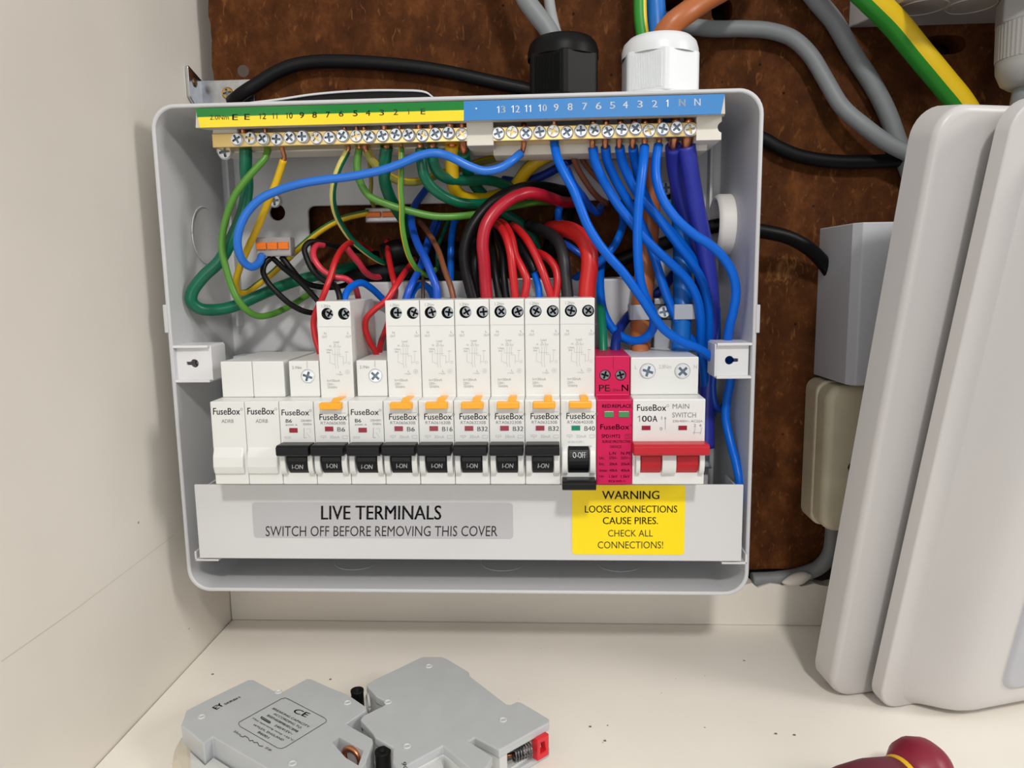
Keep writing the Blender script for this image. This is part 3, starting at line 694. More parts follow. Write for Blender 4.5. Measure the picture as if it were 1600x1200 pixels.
b = B(); box(b, at(331, 210, YB_).x, at(369, 195, YB_).x, YB_+.001, -.05, zc_+.0036, zc_+.0085); obj('end_block', b, M_CREAM, eb, bevel=.0005)
put_screw('holder_screw', SC_FIX, at(353, 238, -.066), eb, .3)
for k in range(18):
    px = 371+(722-371)*k/17; p = at(px, 214, YB_); put_screw('terminal_screw', SC_BAR, (p.x, YB_+.0004+.0007*math.sin(k*2.3), zc_+.0002+.0005*math.sin(k*1.7)), eb, k*.73, .05*math.sin(k))
# neutral bar
nb = thing('neutral_bar', (at(930, 226, -.07).x, -.066, at(930, 226, -.07).z), 'shorter brass neutral terminal bar with screws under the blue strip', 'terminal bar', 'terminal bars')
p, q = at(763, 208, YB_), at(1092, 200, YB_); zn = (p.z+q.z)/2-.0006
b = B(); xa, xb = at(722, 210, YB_).x, at(1127, 200, YB_).x
box(b, at(770, 210, -.066).x, xb-.004, -.0655, -.046, zn-.0085, zn+.0050)
obj('bar_holder', b, M_CREAM, nb, bevel=.0006)
for x0, x1, nt in ((at(729, 205, YB_).x, at(771, 205, YB_).x, 0), (at(1088, 200, YB_).x, xb, 1)):
    b = B(); box(b, x0, x1, YB_-.0006, -.048, zn-.0056, zn+.0066)
    if nt:
        k = B(); cyl(k, (x1+.0008, -.1, zn+.0006), (x1+.0008, -.03, zn+.0006), .0028); b = cut(b, k)
    obj('end_block', b, M_CREAM, nb, bevel=.0005)
prof = [(p.x+.0036-.0036*math.sin(u), zn-.0036*math.cos(u)) for u in [math.pi*i/10 for i in range(11)]]+[(q.x-.0036+.0036*math.sin(u), zn+.0036*math.cos(u)) for u in [math.pi*i/10 for i in range(11)]]
b = B(); prism(b, [(x, YB_, z) for x, z in prof], (0, .0125, 0)); obj('brass_bar', b, M_BRASS, nb, bevel=.0004)
for k in range(15):
    px = 779+(1078-779)*k/14; pt = at(px, 205, YB_); put_screw('terminal_screw', SC_BAR, (pt.x, YB_+.0004+.0006*math.sin(k*1.9), zn+.0003+.0006*math.sin(k*2.1)), nb, k*.57+.2, .06*math.cos(k))
# numbered strip above the bars, leaning back a little
x0, x1, xm = at(303, 180, -.0885).x, at(1134, 165, -.0885).x, at(724, 165, -.0885).x
zt_, zb_ = ZTOP-.0006, ZTOP-.0006-.0102
yt, yb = -.0858, -.0882
ns = thing('numbered_strip', ((x0+x1)/2, -.086, zb_), 'green, yellow and blue numbered label strip above the terminal bars', 'label strip')
b = B(); prism(b, [(x0, yt+.0002, zt_), (x0, yb+.0002, zb_), (x0+.002, yb+.012, zb_+.001), (x0+.002, yb+.022, zt_)], (x1-x0, 0, 0)); obj('strip_carrier', b, mat('strip carrier', (196, 190, 178), .5), ns, bevel=.0003)
def sp(u, v): return Vector((u, yt+(yb-yt)*v, zt_+(zb_-zt_)*v))
nrm = Vector((0, -(zt_-zb_), -(yb-yt)*1.0)).normalized(); nrm = Vector((0, -abs(nrm.y), abs((yb-yt)/(zt_-zb_))*abs(nrm.y))).normalized()
def band(name, xa, xb, v0, v1, m, skew=0, skr=0):
    b = B(); q = [sp(xa+skew*v0, v0), sp(xa+skew*v1, v1), sp(xb+skr*v1, v1), sp(xb+skr*v0, v0)]; prism(b, [p_+nrm*.00018 for p_ in q], nrm*-.0003); return obj(name, b, m, ns)
g1 = band('green_label', x0, xm, 0.02, .47, M_LGRN, .002); g2 = band('yellow_label', x0+.0002, xm, .47, 1, M_LYEL, .0024); g3 = band('blue_label', xm, x1, 0.02, 1, M_LBLU, 0, -.0022)
PP = lambda px, py: atp(px, py, sp(0, .5)+nrm*.00028, nrm)
P = Print(PP); P.t('2.0Nm', 328, 179.5, 357.5, 187)
for s_, a_, c_, y_ in (('E', 363, 371.5, 179), ('E', 382, 390, 178.6), ('12', 403.5, 415.5, 177.5), ('11', 424.5, 434.5, 177), ('10', 445.5, 457, 176.5), ('9', 468, 475, 176), ('8', 488, 495, 175.5), ('7', 509.5, 515.5, 175), ('6', 529.5, 536.5, 173.5), ('5', 551.7, 558.7, 173), ('4', 571.5, 578.5, 172.3), ('3', 593, 600, 171.7), ('2', 614.7, 621.6, 171), ('1', 637, 640, 170.5), ('E', 657.5, 664.5, 170)):
    P.num(s_, a_, y_-.5, c_, y_+8.5, bold=.014)
P.done('earth_numbers', mat('label black', (44, 40, 20), .4), ns)
P = Print(PP)
for k, (s_, a_, c_) in enumerate((('13', 775.5, 789.5), ('12', 798, 812), ('11', 819.5, 831), ('10', 840.5, 854), ('9', 865.5, 872.5), ('8', 887, 894.5), ('7', 910, 917.5), ('6', 931, 939.5), ('5', 953, 961), ('4', 973, 981), ('3', 996, 1004), ('2', 1019, 1027), ('1', 1041.5, 1045), ('N', 1061, 1070.5), ('N', 1085, 1094.5))):
    y_ = 165.5-11.5*k/14; P.num(s_, a_, y_, c_, y_+11, bold=.014)
P.rect(743, 168.4, 745.2, 170.6); P.done('neutral_numbers', M_WHITEINK, ns)

# ================================================================== wires
PXM = 1150/.40                                                        # rough pixels per metre half way into the box
def W(name, label, pts, wpx, m, cat='wire', group='wires in the fuse box', stripe=None, tip=None, twist=0.0, top=None):
    """pts: (px, py, height above the board in mm); wpx: width in pixels; tip=(dy above, dy below) for a bare copper end in the bar"""
    P3 = [at(x, y, -h/1000) for x, y, h in pts]
    hm = sum(h for _, _, h in pts)/len(pts); r = wpx/2*(.4726-hm/1000)/1150
    o0 = P3[-1]; b = B(); mats = [m]
    if stripe: mats.append(stripe[2]); st = (stripe[0], stripe[1], 1)
    else: st = None
    tube(b, P3, r, 14, st, twist=twist)
    o = obj(name, b, mats, origin=o0, smooth=None); tag(o, label, cat, group)
    if tip:
        p = P3[0]; d = (P3[0]-P3[1]).normalized(); q = B(); rc = min(r*.62, .0024)
        zt2 = tip[0]
        pts_ = [p-d*.001, p+d*.0015, Vector((p.x+tip[1] if len(tip) > 1 else p.x, YB_+.0062, p.z+.006)), Vector((p.x+(tip[1] if len(tip) > 1 else 0), YB_+.0050, p.z+zt2))]
        tube(q, pts_, rc, 10, per=4); obj('copper_end', q, M_COPPER, o)
    return o
GY = (60, 240, M_YELLOW)
# --- earth side
W('earth_wire', 'thick dark green wire looping from the earth bar end along the box side and back', [(384,232,71),(384,262,69),(386,292,66),(380,330,64),(366,365,64),(343,408,66),(318,432,68),(301,455,69),(299,470,69),(312,482,66),(340,484,60),(370,477,53),(402,463,46),(435,449,38),(472,436,30),(508,428,22),(540,420,14),(563,414,6)], 18.5, M_GRN, tip=(.017,))
W('earth_wire', 'light green wire hanging in a long loop crossing the thick dark green wire', [(419,233,71),(414,247,73),(400,263,75),(381,285,77),(365,309,77),(353,342,76),(347,372,75),(347,392,75),(353,418,74),(361,445,73),(371,467,72),(386,485,68),(404,494,60),(425,491,50),(450,480,38),(470,468,27),(488,456,18)], 10.5, M_LGREEN, stripe=(70, 170, M_OLIVE), tip=(.015,))
W('earth_wire', 'yellow wire with green edge hanging from number 10 past the orange lever connector', [(443,250,70),(433,280,68),(420,313,66),(405,350,62),(391,380,58),(377,412,52),(369,440,46),(373,456,40),(385,457,36),(402,445,33),(422,430,31),(447,407,29),(475,381,27),(503,359,25),(535,342,23),(576,332,20)], 10.5, M_YELLOW, stripe=(100, 200, mat('green edge', (70, 120, 40), .4)), tip=(.0135,.0005), twist=.6)
W('earth_wire', 'thin green and pale yellow striped wire curving down from number 5', [(543,236,70),(531,259,69),(522,285,66),(520,311,60),(526,337,52),(540,362,44),(552,377,38),(572,394,32),(592,407,25),(612,414,16),(620,420,8)], 9.5, M_GRN, stripe=(340, 140, M_PALEY), tip=(.013,))
W('earth_wire', 'light green wire from number 4 sweeping across below the pale blue wire', [(561,233,70),(558,258,70),(563,285,69),(577,306,68),(605,319,66),(645,331,64),(680,338,62),(715,338,60),(755,333,54),(802,322,44),(840,316,32),(864,316,22)], 11, M_LGREEN, stripe=(140, 250, M_YELLOW), tip=(.015,))
W('earth_wire', 'yellow wire with green edge dipping from number 3 and rising behind the neutral bar', [(573,236,70),(584,254,68),(600,270,64),(622,282,58),(650,284,52),(682,274,46),(715,264,40),(747,254,33),(780,245,26),(806,234,18)], 12, M_YELLOW, stripe=(300, 50, M_OLIVE), tip=(.013,))
W('earth_wire', 'thin olive wire hanging behind the dipping yellow wire', [(576,240,60),(578,262,52),(580,285,44),(579,308,36),(584,322,24)], 6.5, M_OLIVE)
W('earth_wire', 'thick dark green wire dropping behind the light green sweep under number 2', [(604,230,70),(601,260,66),(602,287,60),(611,312,52),(623,332,40),(635,350,26),(643,368,10)], 18, M_GRN, tip=(.014,))
W('earth_wire', 'thin green and yellow wire hanging straight from number 1 then hooking over the breakers', [(627,231,71),(627,262,73),(626,295,73),(628,322,72),(628,347,70),(632,375,68),(640,402,64),(653,422,58),(668,430,50),(682,420,36)], 8.5, M_LGREEN, stripe=(30, 120, M_YELLOW), tip=(.015,))
W('earth_wire', 'dark green wire curving behind the thick black loop, lower one of a pair', [(657,232,71),(659,255,71),(663,275,70),(676,294,67),(696,308,62),(720,317,56),(748,319,48),(772,316,38)], 16, M_GRN, tip=(.014,))
W('earth_wire', 'dark green wire curving behind the thick black loop, upper one of a pair', [(676,230,70),(677,255,68),(686,271,65),(703,280,60),(727,282,53),(755,281,45),(778,285,36),(802,295,26),(822,306,16)], 16, M_GRN, tip=(.014,))
W('earth_wire', 'thick plain yellow wire dropping from the earth bar and turning under dark green wires', [(706,227,69),(706,258,62),(708,285,56),(714,301,50),(729,310,44),(750,311,36),(774,306,26),(796,299,16)], 20, M_YELLOW, tip=(.013,))
W('earth_wire', 'short dark green wire behind the blue wire at the last earth screw', [(725,237,68),(727,254,58),(736,280,44),(760,310,30),(790,334,22),(816,352,18),(834,374,14),(840,398,8)], 17, M_GRN, tip=(.016,))
W('earth_wire', 'thick yellow and green wire emerging from behind the neutral bar above the crimson loop', [(955,243,20),(905,236,28),(870,238,34),(847,247,36),(826,263,34),(811,283,28),(800,300,20)], 20, M_YELLOW, stripe=(60, 190, M_OLIVE))
W('neutral_wire', 'long pale blue wire from number 11 running across the box to the orange lever connector', [(813,240,71),(800,251,77),(781,263,80),(757,267,81),(734,260,81),(712,249,81),(695,242,80),(677,239,80),(656,243,80),(630,254,80),(600,265,80),(569,272,80),(540,277,80),(505,281,80),(470,287,80),(434,298,79),(407,311,79),(387,331,79),(375,355,79),(371,378,78),(374,396,76),(382,411,72),(393,417,68),(404,411,62),(409,400,56)], 13, mat('pale blue insulation', (34, 112, 210), .33), tip=(.015,.0022))
# --- lever connectors
def lever_connector(px0, py0, px1, py1, h, n, label, dark=1):
    p, q = at(px0, py1, -h/1000), at(px1, py0, -h/1000); th = thing('lever_connector', (p.x, -h/1000, p.z), label, 'connector', 'lever connectors')
    b = B(); box(b, p.x, q.x, -h/1000, -h/1000+.008, p.z, q.z); obj('housing', b, M_CLEAR, th, bevel=.0007)
    w_ = (q.x-p.x-.0012)/n
    for k in range(n):
        b = B(); xx = p.x+.0006+w_*k; zc1 = p.z+(q.z-p.z)*.34; zc2 = p.z+(q.z-p.z)*.74
        prism(b, [(xx+w_*.05, y, z) for y, z in ((-h/1000+.001, zc1), (-h/1000-.0012, zc1+.0002), (-h/1000-.0018, zc2-.001), (-h/1000-.0008, zc2), (-h/1000+.001, zc2))], (w_*.9, 0, 0)); obj('lever', b, M_LEVER, th, bevel=.0003)
    b = B(); box(b, p.x+.001, q.x-.001, -h/1000+.0014, -h/1000+.006, p.z+.0012, p.z+(q.z-p.z)*.30); obj('clamp', b, M_ZINC, th)
    return th
lever_connector(400, 370, 453, 401, 56, 3, 'clear connector with orange levers hanging beside the keyhole on the wires')
lever_connector(571, 324, 622, 348, 20, 2, 'clear connector with one orange lever half hidden by green wires')
# --- black and red control wires at the short breakers
W('black_wire', 'thin black wire from the orange lever connector looping down behind the lone tall breaker', [(424,402,52),(414,412,54),(411,424,56),(418,440,58),(433,457,58),(452,474,56),(474,486,52),(496,490,46)], 9, M_WBLK)
W('black_wire', 'thin black wire from the orange lever connector to the top of the lone tall breaker', [(426,403,52),(443,419,54),(464,436,58),(482,454,62),(500,474,66)], 8.5, M_WBLK)
W('black_wire', 'thin black wire from the orange lever connector crossing the other two into the back', [(440,401,52),(455,420,52),(472,439,48),(492,447,40),(520,449,30),(545,444,20),(562,438,10)], 9, M_WBLK)
W('black_wire', 'thin black wire looped around the pinkish red loop above the lone tall breaker', [(590,396,12),(562,392,24),(531,387,36),(505,380,46),(485,378,52),(476,387,55),(480,405,57),(490,424,58),(506,438,60),(522,445,62),(529,457,66),(532,474,68)], 9, M_WBLK)
W('red_wire', 'red wire arching over the lone tall breaker and down its side to the short breaker', [(590,402,10),(567,384,24),(548,379,40),(533,391,52),(523,410,60),(517,430,64),(510,450,67),(502,470,66),(493,489,62),(490,505,60),(493,528,60),(500,552,60),(503,566,60)], 9.5, M_WRED)
W('red_wire', 'pinkish red wire in a loop falling behind the edge of the lone tall breaker', [(506,383,46),(496,383,50),(490,391,54),(491,404,57),(503,421,58),(522,432,58),(541,436,56),(553,446,52),(559,462,44),(562,490,34)], 9.5, mat('pink red insulation', (204, 52, 72), .35))
W('red_wire', 'pinkish red wire dipping into the mouth of the black cable', [(535,383,46),(542,388,45),(549,397,42),(560,410,38),(571,425,33),(585,433,26),(602,430,18),(618,423,8)], 10, mat('pink red insulation', (204, 52, 72), .35))
W('red_wire', 'red wire bowed out from the second short breaker and up past the tall breaker', [(588,566,62),(587,550,66),(577,533,70),(571,512,72),(573,497,73),(586,483,73),(603,470,72),(617,449,68),(630,429,58),(640,416,44),(648,405,28)], 9.5, M_WRED)
W('red_wire', 'red wire rising straight from behind the crossing red wire at the tall B6 breaker', [(605,376,18),(607,400,34),(612,425,46),(617,446,52),(616,470,36),(604,512,34),(595,536,46),(592,556,56),(592,566,60)], 9.5, M_WRED)
W('blue_wire', 'blue wire arching from the lone tall breaker to the next tall breaker', [(536,474,66),(541,458,62),(550,447,56),(565,442,50),(581,451,44),(597,466,38),(615,484,34)], 11, M_BLUE)
W('blue_wire', 'blue wire leaning from the tall B6 breaker up to the cable hole', [(632,474,68),(640,451,66),(656,419,54),(666,386,38),(672,366,26),(681,345,16)], 11, M_BLUED)
W('blue_wire', 'blue wire in a low hump over the tall B6 and B16 breakers', [(640,474,64),(645,456,58),(654,446,52),(664,446,50),(673,455,52),(679,472,56)], 11, M_BLUE)
W('blue_wire', 'blue wire snaking down from the earth bar area into the B16 breaker', [(672,288,16),(659,305,22),(648,322,30),(643,340,36),(645,358,44),(653,383,54),(665,405,62),(674,428,66),(682,450,68),(683,474,68)], 12, M_BLUED)
W('brown_wire', 'brown wire curving from the back hole into the B16 breaker', [(655,345,18),(671,366,34),(685,392,48),(695,423,60),(705,450,66),(710,474,68)], 9, M_BROWN)
W('brown_wire', 'thin dark brown wire rising straight from the tall B6 breaker', [(661,474,64),(661,448,60),(661,420,44),(664,398,26)], 5.5, mat('dark brown insulation', (62, 48, 40), .4))
W('blue_wire', 'blue wire standing upright behind the thick black loop', [(722,335,8),(711,345,16),(706,368,22),(704,400,26),(704,432,26),(700,470,24)], 10.5, M_BLUE)
W('blue_wire', 'short deep blue wire slanting behind the brown wire', [(690,338,8),(684,352,14),(677,368,20),(669,386,22),(660,412,22)], 9, M_BLUED)
W('earth_wire', 'thin dark green wire slanting in the hole behind the upright blue wire', [(700,345,10),(692,366,16),(685,384,22),(683,420,28)], 6, M_GRN)
# --- socket circuits
W('black_wire', 'thick black wire making the big outer loop into the first B32 breaker', [(905,300,10),(880,298,22),(852,293,36),(822,293,48),(796,301,57),(768,318,63),(746,342,67),(732,367,69),(726,393,70),(728,420,70),(734,446,70),(741,474,70)], 18, M_WBLK)
W('red_wire', 'thick crimson wire making the big inner loop into the first B32 breaker', [(908,315,12),(882,316,28),(862,310,42),(840,303,54),(822,302,60),(798,311,66),(774,330,71),(759,353,74),(754,380,75),(756,405,74),(758,432,72),(761,474,70)], 18.5, M_WRED2)
W('black_wire', 'black wire into the second B32 breaker, the one nearer the crimson wire', [(762,352,30),(766,373,46),(771,397,58),(774,428,66),(782,474,70)], 11.5, M_WBLK)
W('black_wire', 'black wire into the second B32 breaker, the one nearer the red pair', [(770,350,34),(778,370,50),(785,396,60),(787,430,67),(792,474,70)], 11, M_WBLK)
W('black_wire', 'black wire hidden in the shade between the thick black loop and the crimson wire', [(752,350,26),(744,372,36),(742,402,44),(744,435,48),(748,474,52)], 17, M_WBLK)
W('red_wire', 'red wire bending over into the second B32 breaker on the side of the black pair', [(764,346,44),(777,351,56),(789,366,66),(797,392,71),(801,424,72),(806,474,70)], 12.5, M_WRED)
W('red_wire', 'red wire with a kink bending over into the second B32 breaker', [(776,345,42),(789,352,54),(799,371,62),(806,400,67),(816,420,70),(823,438,71),(821,456,71),(817,474,70)], 12, M_WRED)
W('black_wire', 'black sleeved wire slanting down in front of the third B32 breaker', [(795,352,36),(806,368,48),(818,392,58),(830,412,63),(836,425,64)], 17, M_WBLK)
W('blue_wire', 'blue wire coming out of the black sleeve into the third B32 breaker', [(832,420,62),(838,436,66),(842,452,69),(842,474,70)], 10.5, M_BLUE)
W('red_wire', 'long red wire bending over into the third B32 breaker', [(800,352,42),(811,360,54),(825,377,63),(838,401,68),(849,427,71),(857,450,71),(864,474,70)], 12, M_WRED)
W('red_wire', 'red wire in a tight bow joining the long red one at the third B32 breaker', [(836,394,50),(846,397,58),(859,406,64),(869,422,67),(871,442,69),(866,474,70)], 12, M_WRED)
W('black_wire', 'thick black wire bending over into the B40 breaker', [(826,352,20),(842,358,36),(860,366,50),(874,381,60),(881,405,66),(884,435,68),(888,474,70)], 18, mat('soft black insulation', (30, 31, 34), .45))
W('red_wire', 'very thick red wire bending over into the B40 breaker', [(858,358,24),(874,357,42),(894,361,55),(911,373,63),(920,393,68),(921,420,70),(918,445,70),(916,474,70)], 26, mat('thick red insulation', (204, 36, 34), .36))
W('blue_wire', 'blue cable core poking out of a black sleeve behind the crimson loop', [(873,352,20),(872,340,26),(873,328,30),(878,320,26)], 11, M_BLUE)
W('black_cable', 'short end of a black sheathed cable hanging behind the crimson loop', [(892,306,10),(886,326,16),(877,350,20),(868,372,16),(862,392,8)], 30, M_BLKC, cat='cable', group=None)
W('black_cable', 'black sheathed cable mouth lying in the back hole behind the red control wires', [(716,398,4),(690,398,10),(655,394,16),(625,394,20),(600,402,22)], 40, M_BLKC, cat='cable', group=None)
W('black_cable', 'black sheathed cable low in the back hole above the ridge', [(545,440,16),(575,431,18),(610,424,18),(650,420,17),(690,424,14),(722,430,10)], 30, M_BLKC, cat='cable', group=None)
# --- neutral side
def N(label, pts, tip, w=14, m=M_BLUE): return W('neutral_wire', label, pts, w, m, tip=tip)
N('blue neutral wire under number 9 swinging across to the lid lug', [(866,224,71),(871,247,75),(882,271,78),(896,297,80),(907,325,81),(918,352,81),(935,380,81),(955,405,80),(973,425,79),(990,448,78),(1006,471,77),(1021,494,76),(1040,517,75),(1065,533,74),(1092,545,72),(1115,562,68),(1126,580,62)], (.0135,))
N('blue neutral wire under number 6 sweeping beneath the other blue wires', [(926,230,70),(929,250,68),(938,273,66),(951,297,64),(966,321,64),(984,344,64),(1005,370,64),(1030,395,63),(1056,419,61),(1077,442,59),(1090,469,57),(1095,502,54),(1095,537,50),(1100,580,44),(1106,640,38)], (.0135,))
N('blue neutral wire under number 5 slanting down behind the straight one to the clamp', [(946,230,70),(949,252,64),(959,276,58),(972,300,55),(986,322,53),(1000,347,52),(1012,372,51),(1021,397,51),(1031,430,51),(1042,463,51),(1058,501,51),(1076,527,50),(1090,542,47),(1104,568,42)], (.0135,))
N('blue neutral wire under number 4 running in the bundle beside the clamp', [(968,230,70),(972,252,64),(982,276,60),(995,300,58),(1010,319,57),(1026,337,56),(1043,360,56),(1063,387,55),(1083,414,53),(1098,442,51),(1106,473,48),(1108,506,45),(1107,545,42),(1108,590,38),(1112,650,36)], (.0135,))
N('blue neutral wire under number 3 running outermost in the bundle beside the clamp', [(989,230,70),(992,250,62),(997,272,56),(1006,302,52),(1020,330,50),(1040,353,49),(1061,376,48),(1080,401,46),(1098,426,44),(1110,456,42),(1116,490,40),(1116,530,38),(1116,575,36)], (.0135,))
N('blue neutral wire under number 2 hanging straight then looping back under itself', [(1007,229,72),(1004,262,78),(1000,297,80),(997,333,80),(996,370,80),(997,405,79),(1001,440,77),(1010,468,74),(1020,490,71),(1021,510,68),(1010,527,64),(992,533,60),(973,527,56),(956,512,52),(943,487,47),(938,455,40),(938,425,32),(942,402,22)], (.0135,))
N('blue neutral wire under number 1 bulging past the white bush and under the lid lug', [(1029,226,71),(1025,252,74),(1026,281,77),(1036,312,78),(1057,342,79),(1084,366,79),(1110,383,79),(1130,402,78),(1145,428,77),(1150,456,75),(1146,485,73),(1140,510,70),(1137,535,66),(1140,565,62),(1141,595,60),(1136,624,58),(1134,653,58),(1141,690,63),(1149,720,69),(1155,750,74),(1157,785,75)], (.0145,))
W('blue_wire', 'blue wire rising behind the slanting blue wires beside the thick red wire', [(972,330,18),(974,345,26),(969,365,34),(957,388,38),(938,408,38),(915,424,34),(895,438,26)], 12, M_BLUE)
W('blue_wire', 'short deep blue wire behind the very thick red wire', [(872,376,20),(890,385,26),(908,398,28),(925,412,24)], 10, M_BLUED)
W('blue_wire', 'deep blue wire hooking up behind the number 9 wire', [(884,262,58),(896,288,52),(911,308,44),(924,326,34),(934,332,26),(939,322,18)], 12, M_BLUED)
W('blue_wire', 'deep blue wire running behind the yellow and green wire above the red loop', [(890,250,40),(868,264,30),(842,277,24),(815,284,20),(786,281,14)], 13, M_NAVY)
W('blue_wire', 'thin blue wire hooking under the lid lug behind the bundle', [(1121,480,40),(1121,520,42),(1117,570,44),(1114,610,44),(1119,635,44),(1127,640,42),(1134,626,38)], 10, M_BLUED)
W('brown_wire', 'thin brown wire hanging behind the number 9 and number 6 wires', [(893,236,50),(902,262,46),(917,287,42),(932,306,34),(948,318,22)], 9, M_BROWN)
W('brown_wire', 'thin brown wire half hidden behind the number 6 wire', [(903,236,36),(914,256,32),(928,273,28),(946,292,20)], 8, M_BROWN)
W('neutral_link', 'thick indigo wire from the last neutral screw down the side of the box', [(1073,228,70),(1077,258,66),(1083,295,61),(1090,332,57),(1098,370,52),(1105,410,48),(1110,450,44),(1112,495,41),(1110,545,40),(1106,600,40),(1104,650,42),(1104,700,44)], 25, M_INDIGO, cat='cable', tip=(.0135,))
W('neutral_link', 'thick indigo wire behind the other one from the last but one neutral screw', [(1052,229,68),(1054,258,58),(1061,297,48),(1072,340,40),(1086,385,36),(1096,430,34),(1101,480,33),(1101,540,34),(1100,610,36)], 23, M_INDIGO, cat='cable', tip=(.0135,))
W('meter_tail', 'thick blue meter tail coming through the white gland and the clamp into the main switch', [(1034,-170,36),(1026,-90,38),(1023,-22,40),(1024,0,40),(1026,30,42),(1028,62,44),(1029,110,46),(1030,160,46),(1040,200,42),(1054,240,38),(1061,290,36),(1064,340,36),(1066,400,38),(1066,450,42),(1066,490,46),(1064,525,54),(1062,558,62)], 28, M_BLUET, cat='cable', group='meter tails in the fuse box')
W('meter_tail', 'thick brown meter tail bending through the white gland and down past the clamp', [(1236,-170,26),(1190,-90,30),(1140,-24,36),(1102,0,44),(1073,20,52),(1049,39,54),(1035,60,52),(1028,110,49),(1022,160,47),(1018,200,44),(1017,240,42),(1016,300,40),(1014,350,40),(1010,405,40),(1005,450,42),(1002,490,46),(1001,520,52),(1000,541,58)], 32, M_TBROWN, cat='cable', group='meter tails in the fuse box')
b = B(); p, q = at(1000, 541, -.058), at(1001, 556, -.062); tube(b, [p, (p+q)/2, q], .0047, 16, per=3); tag(obj('tail_core', b, mat('core brown', (186, 112, 60), .45), origin=q), 'short bare brown core end of the brown tail at the main switch', 'cable')
W('earth_wire', 'green wire going into the surge protector beside the B40 breaker', [(936,440,26),(938,468,40),(940,495,52),(942,525,60),(943,562,66)], 13, M_GREENC if False else mat('sea green insulation', (10, 128, 92), .35))
W('blue_wire', 'navy wire curving from behind the brown tail into the surge protector', [(1052,428,20),(1034,452,26),(1006,474,32),(984,492,40),(969,512,50),(962,536,60),(962,564,66)], 15, M_NAVY)
W('black_cable', 'black cable from the grey junction box passing through the white bush behind the blue wires', [(1296,424,10),(1286,410,12),(1266,390,18),(1232,371,24),(1195,362,29),(1160,357,32),(1128,352,33),(1085,362,28),(1045,378,22),(1010,390,18),(972,405,15),(940,417,12),(912,428,8)], 21, M_BLKC, cat='cable', group=None)
# tail clamp
tc = thing('tail_clamp', at(1035, 500, -.034), 'grey saddle clamp with a screw holding the two thick tails', 'clamp')
b = B(); p, q = at(984, 500, -.052), at(1087, 475, -.052)
A = [(p.x, -.040), (p.x, -.0525), (p.x+.002, -.0545), (at(1018, 487, -.052).x, -.0545), (at(1024, 487, -.052).x, -.047), (at(1048, 487, -.052).x, -.047), (at(1053, 487, -.052).x, -.0545), (q.x-.002, -.0545), (q.x, -.0525), (q.x, -.040)]
pr = [(x, y, p.z) for x, y in A]+[(x-math.copysign(.0012, x-(p.x+q.x)/2) if k in (0, 9) else x, y+.0013, p.z) for k, (x, y) in reversed(list(enumerate(A)))]
prism(b, pr, (0, 0, q.z-p.z)); obj('saddle', b, M_GBOX if False else mat('clamp grey', (176, 180, 188), .4), tc, bevel=.0004)
b = B(); pz = at(1036, 500, -.046); box(b, pz.x-.005, pz.x+.005, -.0465, -.030, pz.z-.018, at(1036, 466, -.046).z); obj('clamp_post', b, mat('clear post', (170, 174, 180), .3), tc, bevel=.0008)
put_screw('clamp_screw', SC_BIG, at(1037, 487, -.048)+Vector((0, 0, 0)), tc, .3)

# ================================================================== glands on top of the box
RIBF = [(math.radians(32.1+180), math.radians(32.1+240))]
def gland(px, pl, pr, ytop, ybase, m, label, rib=None, Y=-.047, up=1, hexa=6):
    c0, c1 = at(px, ybase, Y), at(px, ytop, Y); r = (at(pr, ybase, Y).x-at(pl, ybase, Y).x)/2
    zb = ZT+.0001; H = c1.z-zb; x = (at(pr, ybase, Y).x+at(pl, ybase, Y).x)/2
    th = thing('cable_gland', (x, Y, zb), label, 'cable gland', 'cable glands')
    b = B(); cyl(b, (x, Y, zb), (x, Y, zb+.0045), r*.97, n=40); obj('gland_base', b, m, th, bevel=.0006)
    b = B(); z0, z1 = zb+.004, zb+H*.70
    for k in range(1):
        pts = [(x+r*1.03*math.cos(a), Y+r*1.03*math.sin(a), z0) for a in [2*math.pi*i/hexa+.56 for i in range(hexa)]]
        prism(b, pts, (0, 0, z1-z0))
    bmesh.ops.recalc_face_normals(b, faces=b.faces)
    bmesh.ops.bevel(b, geom=[e for e in b.edges if abs((e.verts[0].co-e.verts[1].co).normalized().z) > .9], offset=r*.09, segments=4, profile=.5, affect='EDGES')
    edge_bevel(b, .0007)
    for (a0, a1) in RIBF:
        A0, A1 = [Vector((x+r*1.03*math.cos(a), Y+r*1.03*math.sin(a), 0)) for a in (a0, a1)]; dd = (A1-A0); nn = Vector((dd.y, -dd.x, 0)).normalized()
        for i in range(18):
            q = A0+dd*(.14+.72*i/17); h_ = dd.normalized()*r*.014
            prism(b, [Vector((v.x, v.y, z0+.002)) for v in (q-h_, q+h_, q+h_*.5+nn*.0004, q-h_*.5+nn*.0004)], (0, 0, z1-z0-.004))
    obj('hex_nut', b, m, th)
    b = B(); lathe(b, (x, Y, z1-.001), (0, 0, 1), [(0, r*.95), (H*.10, r*.95), (H*.20, r*.90), (H*.27, r*.78), (H*.30, r*.62), (H*.30, r*.50), (H*.10, r*.46)], 40, cap=False)
    obj('dome_cap', b, m, th)
    b = B(); cyl(b, (x, Y, z1), (x, Y, z1+H*.24), r*.50, n=30); obj('seal', b, M_BLACK, th)
    return x, zb+H
gland(880, 822, 938, 57, 128, M_BLACK, 'large black cable gland on top of the fuse box with grey cables', True)
gland(1030, 968, 1093, 57, 128, M_GLANDW, 'large white cable gland on top of the fuse box with three coloured tails')
W('grey_cable', 'thick grey cable coming down slanting into the black gland', [(752,-170,40),(784,-90,42),(812,-22,44),(822,0,45),(838,22,46),(856,46,47),(872,80,47),(878,120,47)], 27, M_GREYC, cat='cable', group='grey cables above the fuse box')
